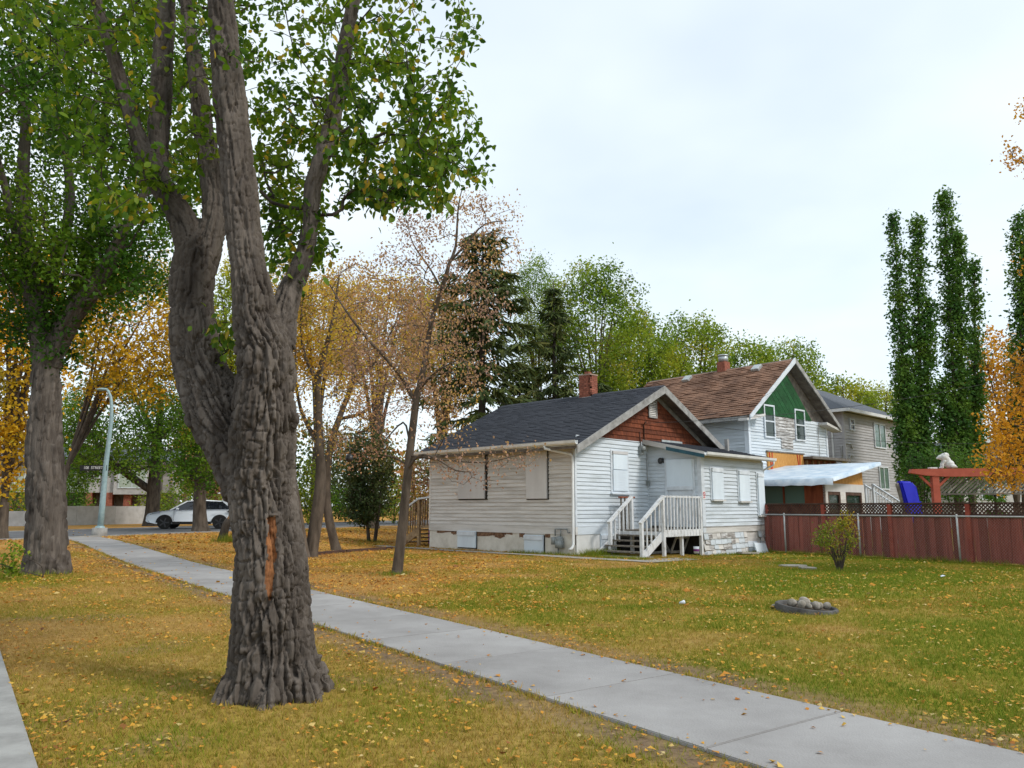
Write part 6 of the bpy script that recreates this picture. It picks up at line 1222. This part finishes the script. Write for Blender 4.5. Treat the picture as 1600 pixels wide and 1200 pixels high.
# ---- grey townhouse
TP = P(70, 793, 66); TH = thing('townhouse', 'grey two-storey townhouse with tall green windows behind the street lamp', 'house', (float(TP[0]), 66.0, .18), R(17))
def tl(px, py): q = P(px, py, 68); return q
MB().box(-7, 9.6, 0, 8, 2.5, 5.15).build('upper_wall', M['stucco'], TH); MB().box(-7, 9.6, .9, 8, -.2, 2.5).build('lower_wall', M['soffit'], TH)
MB().ext([(-7.6, -.7, 5.1), (10.2, -.7, 5.1), (10.2, 4, 6.4), (-7.6, 4, 6.4)], (0, .1, .22)).ext([(-7.6, 8.6, 5.1), (10.2, 8.6, 5.1), (10.2, 4, 6.4), (-7.6, 4, 6.4)], (0, 0, .2)).build('roof', M['slateroof'], TH)
MB().box(-7.6, 10.2, -.78, -.68, 4.95, 5.25).build('fascia', M['soffit'], TH)
for (x0, x1) in [(5.6, 7.7)]: MB().box(x0 - .4, x1 + .35, -.35, 0.02, 2.35, 5.1).build('bay', M['stucco'], TH); window(TH, None, x0, x1, 2.95, 4.85, -.36, 'curtain', 'v')
window(TH, None, 1.4, 2.6, 2.75, 4.6, -.01, 'curtain', 'v'); window(TH, None, -2.4, -1.0, 2.75, 4.6, -.01, 'curtain', 'v'); window(TH, None, -6, -4.5, 2.75, 4.6, -.01, 'glass', 'v'); window(TH, None, 3.55, 3.95, 3.8, 4.7, -.01, 'glass', 'n')
for (x0, x1) in [(3.0, 3.5), (4.4, 5.1), (6.0, 6.6)]: MB().box(x0, x1, .0, .9, -.2, 2.5).build('brick_pier', M['brick'], TH)
for x in (-.6, .9): MB().box(x, x + .4, .2, .6, -.2, 2.5).build('porch_post', M['stucco'], TH)
MB().box(7.2, 8.1, .86, .9, 0, 2.1).build('entry_door', M['white_old'], TH); MB().box(4.15, 4.35, -.1, 0, 2.5, 5.1).build('dark_pilaster', M['soffit'], TH); MB().box(8.9, 9.05, -.1, 0, 2.4, 4.9).build('dark_pilaster', M['soffit'], TH)
# ---- vehicles: nose along local -x
def car(label, loc, rz, paint, hatch=True, L=4.8, Wd=.97, Hh=1.64, name='parked_car'):
    c = thing(name, label, 'car', loc, rz); k = Hh / 1.64
    lo = [(-2.38, .42), (-2.36, .74), (-2.25, .88), (-1.6, 1.0), (-1.1, 1.06), (1.95, 1.12), (2.34, 1.06), (2.40, .78), (2.38, .45), (1.95, .30), (-1.9, .30)]
    lo = [(x * L / 4.8, z * k) for x, z in lo]; n = len(lo); vs = []
    for (s_, ins, zz) in [(-1, .08, 0), (-1, 0, 0), (1, 0, 0), (1, .08, 0)]:
        for (x, z) in lo: vs.append((x * (1 - (.035 if ins else 0)), s_ * (Wd - ins), z if not ins else z * .99 + .005))
    mb = MB(); mb.add(vs, [tuple(range(n)), tuple(range(3 * n, 4 * n))[::-1]] + [(a * n + i, a * n + (i + 1) % n, (a + 1) * n + (i + 1) % n, (a + 1) * n + i) for a in range(3) for i in range(n)])
    mb.build('body', paint, c, False, bevel=.03)
    gh = [(-1.18, 1.05), (-.32, 1.56), (.4, 1.62), (1.55, 1.55), (2.18, 1.10)]; gh = [(x * L / 4.8, z * k) for x, z in gh]; vs = []; w0, w1 = Wd - .06, Wd - .27
    for s_ in (-1, 1):
        for (x, z) in gh: u = (z / k - 1.05) / .57; vs.append((x, s_ * (w0 + (w1 - w0) * max(0, u)), z - .015))
    m5 = len(gh); MB().add(vs, [tuple(range(m5))[::-1], tuple(range(m5, 2 * m5))] + [(i, i + 1, m5 + i + 1, m5 + i) for i in range(m5 - 1)]).build('glasshouse', M['carglass'], c)
    rf_ = MB(); tp = [(-.34, 1.555), (.4, 1.625), (1.58, 1.555)]
    for i in range(2):
        (xa, za), (xb, zb) = [(x * L / 4.8, z * k) for x, z in tp[i:i + 2]]; rf_.add([(xa, -w1 - .02, za - .03), (xb, -w1 - .02, zb - .03), (xb, w1 + .02, zb - .03), (xa, w1 + .02, za - .03), (xa, -w1 + .02, za + .02), (xb, -w1 + .02, zb + .02), (xb, w1 - .02, zb + .02), (xa, w1 - .02, za + .02)], [(4, 5, 6, 7), (0, 1, 5, 4), (2, 3, 7, 6), (3, 0, 4, 7), (1, 2, 6, 5)])
    rf_.build('roof', paint, c)
    for s_ in (-1, 1):
        p_ = MB(); f = lambda x, z, o=.012: (x * L / 4.8, s_ * (w0 + (w1 - w0) * max(0, (z - 1.05) / .57) + o), z * k)
        p_.beam(f(-1.16, 1.06), f(-.33, 1.57), .05, .07).beam(f(2.14, 1.12), f(1.55, 1.56), .05, .10); p_.build('pillar', paint, c)
        MB().beam(f(.52, 1.07), f(.46, 1.58), .03, .09).build('door_pillar', M['black'], c)
        for x in (-1.42, 1.44):
            x *= L / 4.8; wr = MB().tube([(x, s_ * (Wd - .25), .37), (x, s_ * (Wd + .0), .37)], .37, 22).build('wheel', M['tyre'], c); rm = MB()
            for q_ in range(5): a = 6.283 * q_ / 5; rm.beam((x, s_ * (Wd + .006), .37), (x + .27 * math.cos(a), s_ * (Wd + .006), .37 + .27 * math.sin(a)), .02, .07, (0, 0, 1) if abs(math.cos(a)) > .3 else (1, 0, 0))
            rm.tube([(x, s_ * Wd, .37), (x, s_ * (Wd + .012), .37)], .07, 10); rm.build('rim', M['rim'], wr)
            ar = MB(); nA = 14; rr_ = .45
            ar.ext([(x + rr_ * math.cos(math.pi * i / nA), s_ * (Wd - .03), .36 + rr_ * math.sin(math.pi * i / nA)) for i in range(nA + 1)], (0, s_ * .034, 0)).build('wheel_arch', M['tyre'], c)
        MB().box(-1.0 * L / 4.8, 1.0 * L / 4.8, s_ * Wd - .02, s_ * Wd + .02, .27, .42).build('sill_trim', M['tyre'], c)
        for x in (-.98, .5): MB().box(x - .006, x + .006, s_ * (Wd + .001) - .004, s_ * (Wd + .001) + .004, .45, 1.05 * k).build('door_gap', M['black'], c)
        for x in (.15, 1.25): MB().box(x - .1, x + .1, s_ * (Wd + .01) - .012, s_ * (Wd + .01) + .012, .90, .93).build('door_handle', paint, c)
        MB().ext([(-2.30, s_ * (Wd - .10), .80), (-2.28, s_ * (Wd - .10), .90), (-1.72, s_ * (Wd - .02), 1.0), (-1.75, s_ * (Wd - .02), .93)], (0, s_ * .035, 0)).build('headlight', M['lens'], c)
        MB().ext([(2.37, s_ * (Wd - .06), .92), (2.36, s_ * (Wd - .06), 1.02), (1.85, s_ * (Wd - .02), 1.0), (1.95, s_ * (Wd - .02), .93)], (0, s_ * .03, 0)).build('tail_light', M['black'], c)
        MB().ball((-.78, s_ * (Wd + .08), 1.12), .11, 8, 6, (.8, 1, .7)).build('mirror', paint, c, True)
    MB().box(-2.41, -2.33, -.75, .75, .62, .82).build('grille', M['black'], c); MB().box(-2.43, -2.30, -.9, .9, .30, .46).build('lower_bumper', M['black'], c); MB().box(2.32, 2.42, -.9, .9, .32, .48).build('lower_bumper', M['black'], c)
    if hatch:
        q0 = (1.55, 0, 1.60); q1 = (2.55, 0, 1.92); h_ = MB().ext([(1.50, -.78, 1.57), (2.15, -.78, 1.88), (2.62, -.78, 2.06), (2.68, -.78, 2.0), (2.6, -.78, 1.90), (2.2, -.78, 1.80)], (0, 1.56, 0)).build('tailgate', paint, c, bevel=.02)
        MB().ext([(1.62, -.60, 1.635), (2.12, -.60, 1.875), (2.12, -.60, 1.885), (1.62, -.60, 1.645)], (0, 1.2, 0)).build('tailgate_glass', M['carglass'], h_); MB().beam((1.95, .7, 1.35), (2.3, .7, 1.82), .03, .03).build('gas_strut', M['black'], h_)
    return c
fw, rw_ = gp(265, 827), gp(345, 826); mid = (fw + rw_) / 2; ang = math.atan2((rw_ - fw)[1], (rw_ - fw)[0])
car('white SUV with its tailgate raised, parked behind the tree trunk', (float(mid[0]), float(mid[1]), .195), R(8), M['carwhite'], L=5.0)
q = P(8, 795, 63); car('red car whose roof shows above the low garden wall', (float(q[0]), 63.0, .0), R(10), M['carred'], hatch=False, L=4.6, Hh=1.5)
# ---- leaning stump
q = gp(346, 846, .16); SS = thing('tree_stump', 'short leaning broken tree stump on the leaf-strewn lawn', 'stump', (float(q[0]), float(q[1]), .14)); sk_ = MB().tube([(0, 0, -.1), (.02, 0, .1), (.08, 0, .4), (.14, 0, .66), (.20, 0, .84)], [.20, .17, .15, .14, .10], 14).build('stump_wood', M['bark_dark'], SS, True)
c5 = sk_.data
for v in c5.vertices: v.co += v.normal * float(.05 * (fbm(np.array([[v.co.x * 9, v.co.y * 9, v.co.z * 3]]), 2)[0] - .5))
MB().ext([(.14, -.06, .80), (.26, -.05, .80), (.24, -.03, 1.0)], (0, .05, 0)).build('broken_tip', M['rawwood'], SS)
# ---- wires to the houses
def cable(a, b_, sag, lab, r_=.012):
    a = np.array(a); b_ = np.array(b_); pts = [tuple(a * (1 - u) + b_ * u - np.array([0, 0, sag * 4 * u * (1 - u)])) for u in np.linspace(0, 1, 15)]; o = MB().tube(pts, r_, 5).build('power_cable', M['wirecable'], None); tag(o, lab, 'cable', 'overhead cables')
cable(hw(3.62, -.15, 4.2), P(1700, 560, 30), .5, 'overhead cable from the red gable rising to the right', .008)
cable(hw(6.4, -.6, 4.3), P(1660, 690, 33), .3, 'overhead cable passing low before the grey house', .008)
cable(hw(5.8, -.5, 4.5), P(1230, 600, 33), .2, 'short cable between the red gable and the green gable', .006)
# ================================================================== GRASS AND FALLEN LEAVES
def covered(x, y):
    """true where something built stands or the ground is paved"""
    o = sw_off(x, y); m = (o < -.0) & (o > -SWW + .0); m |= (o < AVO)
    c_, s_ = math.cos(HR), math.sin(HR); lx = (x - HX) * c_ + (y - HY) * s_; ly = -(x - HX) * s_ + (y - HY) * c_
    m |= (lx > -.02) & (lx < HW) & (ly > -.02) & (ly < HL + .0); m |= (lx > EX0) & (lx < EX1 + .05) & (ly > EY) & (ly < 0)
    m |= (lx > .3) & (lx < EX0) & (ly > -2) & (ly < 0)
    m |= (lx > -1.15) & (lx < -.62) & (ly > -3.2) & (ly < 8.4)
    m |= np.hypot(x - base_c[0], y - base_c[1]) < .44; m |= np.hypot(x - RC[0], y - RC[1]) < .40
    fo = (x - FA[0]) * FD[1] - (y - FA[1]) * FD[0]; m |= (fo < -.02) & (y > 12) & (x > 5)
    ro = (x - RA[0]) * RN[0] + (y - RA[1]) * RN[1]; m |= (ro > -.2)
    return m
def scatter(n, dmin, dmax, power, margin=1.08):
    """points on the lawn inside the view fan, nearer ones denser"""
    d = dmin + (dmax - dmin) * rng.uniform(0, 1, n) ** power; a = rng.uniform(-1, 1, n) * .70 * margin; x = a * d; y = d
    return x, y
def ground_z(x, y):
    p = np.stack([x, y, np.zeros_like(x)], -1); o = sw_off(x, y)
    z = gz(x, y) + .03 * (fbm(p * np.array([.5, .5, 1]), 2) - .5) * ss(2.5, 4, np.hypot(x, y)); f_ = ss(.55, .25, np.abs(o + SWW / 2) - SWW / 2)
    return z * (1 - f_) + (gz(x, y) - .010) * f_
def blades(name, n, dmin, dmax, power, hgt, wid, label):
    x, y = scatter(n, dmin, dmax, power); g, lf_, ba = lawn(x, y); ok = ~covered(x, y) & (rng.uniform(size=n) > ba * .8); x, y, g = x[ok], y[ok], g[ok]; n = len(x); z = ground_z(x, y)
    k = 3; base = np.repeat(np.stack([x, y, z - .005], 1), k, 0); N = len(base); base[:, :2] += rng.normal(size=(N, 2)) * wid * 2.2
    th = rng.uniform(0, 6.283, N); ln = rng.normal(size=(N, 2)) * .55; h_ = hgt * rng.uniform(.5, 1.35, N) * (.75 + .45 * np.repeat(g, k)); sd = np.stack([np.cos(th), np.sin(th), 0 * th], 1) * wid * rng.uniform(.6, 1.3, (N, 1))
    tip = base + np.stack([ln[:, 0] * h_, ln[:, 1] * h_, h_], 1); V = np.stack([base - sd, base + sd, tip], 1).reshape(-1, 3); F = np.arange(N * 3).reshape(-1, 3)
    t = np.clip(np.repeat(g, k) * .8 + .1 + rng.normal(size=N) * .16, 0, 1); o = link(name, npmesh(name, V, F, np.repeat(t, 3)), LM['grass'], kind='stuff'); tag(o, label, 'grass')
LM['grass'] = tintmat('lawn_grass', [(0.48, 0.32, 0.125), (0.41, 0.255, 0.072), (0.31, 0.25, 0.038), (0.21, 0.245, 0.024), (0.125, 0.195, 0.018)], .25, .8, .1)
blades('near_grass', 90000, 4.3, 12, 1.0, .042, .0032, 'short dry grass of the near lawn and boulevard')
blades('middle_grass', 110000, 11, 24, .8, .050, .0055, 'short green and yellow grass of the middle lawn')
blades('far_grass', 50000, 23, 46, .8, .06, .010, 'grass of the far lawn by the street')
# tufts: longer grass at feet of things
tp_ = []; th_ = []
def tuft(x0, y0, rx, ry, n, h_):
    a = rng.normal(size=(n, 2)) * np.array([rx, ry]) * .6 + np.array([x0, y0]); tp_.append(a); th_.append(np.full(n, h_))
for y in np.linspace(-2.6, 2.2, 14): q = hw(-.30, y); tuft(q[0], q[1], .22, .22, 120, .12)
for x in np.linspace(-.1, 1.1, 7): q = hw(x, -.5); tuft(q[0], q[1], .22, .22, 200, .20)
for x in np.linspace(4, 8, 12): q = hw(x, EY - .25); tuft(q[0], q[1], .2, .15, 80, .10)
for q, r_, n, h_ in [((-9.9, 16.5), .55, 700, .13), ((-2.45, 16.65), .42, 500, .10), ((-10.2, 28.3), .45, 500, .30), ((-1.95, 6.2), .5, 200, .06), ((7.64, 18.3), .35, 300, .12), ((-5.6, 30.8), .7, 300, .15), ((-.55, 11.55), .06, 60, .07), ((-.05, 11.0), .06, 60, .07)]: tuft(q[0], q[1], r_, r_, n, h_)
for t in np.linspace(0, 11, 44): q = FA + FD * t + np.array([FD[1], -FD[0]]) * .32; tuft(q[0], q[1], .16, .16, 70, random.uniform(.07, .2))
for t in np.linspace(-9, 20, 560):
    for oo_ in (0.012, -SWW - 0.012):
        if random.random() < .75:
            q = SW0 + SWD * (t + random.uniform(-.03, .03)) + SWN * (oo_ + random.uniform(-.01, .03) * (1 if oo_ > 0 else -1)); tuft(q[0], q[1], .05, .05, random.randint(3, 16), random.uniform(.03, .065))
xy = np.vstack(tp_); hh = np.concatenate(th_); ok = ~((sw_off(xy[:, 0], xy[:, 1]) < -.035) & (sw_off(xy[:, 0], xy[:, 1]) > -SWW + .035)); xy, hh = xy[ok], hh[ok]; N = len(xy)
base = np.stack([xy[:, 0], xy[:, 1], gz(xy[:, 0], xy[:, 1]) - .01], 1); th = rng.uniform(0, 6.283, N); sd = np.stack([np.cos(th), np.sin(th), 0 * th], 1) * .006; hv = hh * rng.uniform(.5, 1.3, N); ln = rng.normal(size=(N, 2)) * .35
tip = base + np.stack([ln[:, 0] * hv, ln[:, 1] * hv, hv], 1); V = np.stack([base - sd, base + sd, tip], 1).reshape(-1, 3)
o = link('grass_tufts', npmesh('grass_tufts', V, np.arange(3 * N).reshape(-1, 3), np.repeat(np.clip(np.where(hh < .07, .45, .82) + .17 * rng.normal(size=N), 0, 1), 3)), LM['grass'], kind='stuff'); tag(o, 'longer green grass tufts at the feet of walls, trunks and fence', 'grass')
# fallen leaves
LM['fallen'] = tintmat('fallen_leaf', [(0.17, 0.075, 0.035), (0.38, 0.15, 0.03), (0.52, 0.215, 0.03), (0.58, 0.30, 0.04), (0.60, 0.38, 0.07), (0.58, 0.45, 0.20)], .15, .75, .2)
def litter(name, n, dmin, dmax, power, size, label, dens=1.0):
    x, y = scatter(n, dmin, dmax, power); g, lf_, ba = lawn(x, y); o = sw_off(x, y); onwalk = (o < 0) & (o > -SWW)
    ok = (~covered(x, y)) & (rng.uniform(size=n) < lf_ * dens * (.25 + 1.3 * ss(.38, .62, fbm(np.stack([x * 2.3, y * 2.3, 0 * x], -1), 2)))); ok |= onwalk & (rng.uniform(size=n) < .012 + .10 * (np.abs(o + SWW / 2) > SWW / 2 - .14)); x, y, onwalk, g = x[ok], y[ok], onwalk[ok], g[ok]; n = len(x)
    z = np.where(onwalk, gz(x, y) + .020, ground_z(x, y) + .012 + rng.uniform(0, .022, n)); pos = np.stack([x, y, z], 1); d = rng.normal(size=(n, 3)); d[:, 2] *= .18
    B, Fc = leafverts('rhomb'); B = B.copy(); B[:, 0] *= 1.25; Fc = np.array(Fc); d = unit(d); nr = rng.normal(size=(n, 3)) * .28; nr[:, 2] = 1; nr = unit(nr - d * (nr * d).sum(1, keepdims=True)); sx = np.cross(d, nr); szv = size * np.exp(.33 * rng.normal(size=(n, 1, 1)))
    V = pos[:, None] + szv * (B[None, :, 0, None] * sx[:, None] + (B[None, :, 1, None] - .5) * d[:, None] + B[None, :, 2, None] * nr[:, None] * 1.4); F = (np.arange(n) * 4)[:, None, None] + Fc[None]
    t = np.clip(.42 + .22 * rng.normal(size=n) + .22 * g + .25 * (rng.uniform(size=n) > .96), 0, 1); o = link(name, npmesh(name, V.reshape(-1, 3), F.reshape(-1, 3), np.repeat(t, 4)), LM['fallen'], kind='stuff'); tag(o, label, 'leaves')
litter('near_fallen_leaves', 40000, 4.3, 12, .9, .030, 'yellow and brown leaves fallen on the near lawn', .62)
litter('middle_fallen_leaves', 60000, 11, 25, .75, .050, 'golden leaves fallen on the lawn around the house', .7)
litter('far_fallen_leaves', 45000, 24, 46, .7, .085, 'orange leaves carpeting the far lawn by the street', .9)
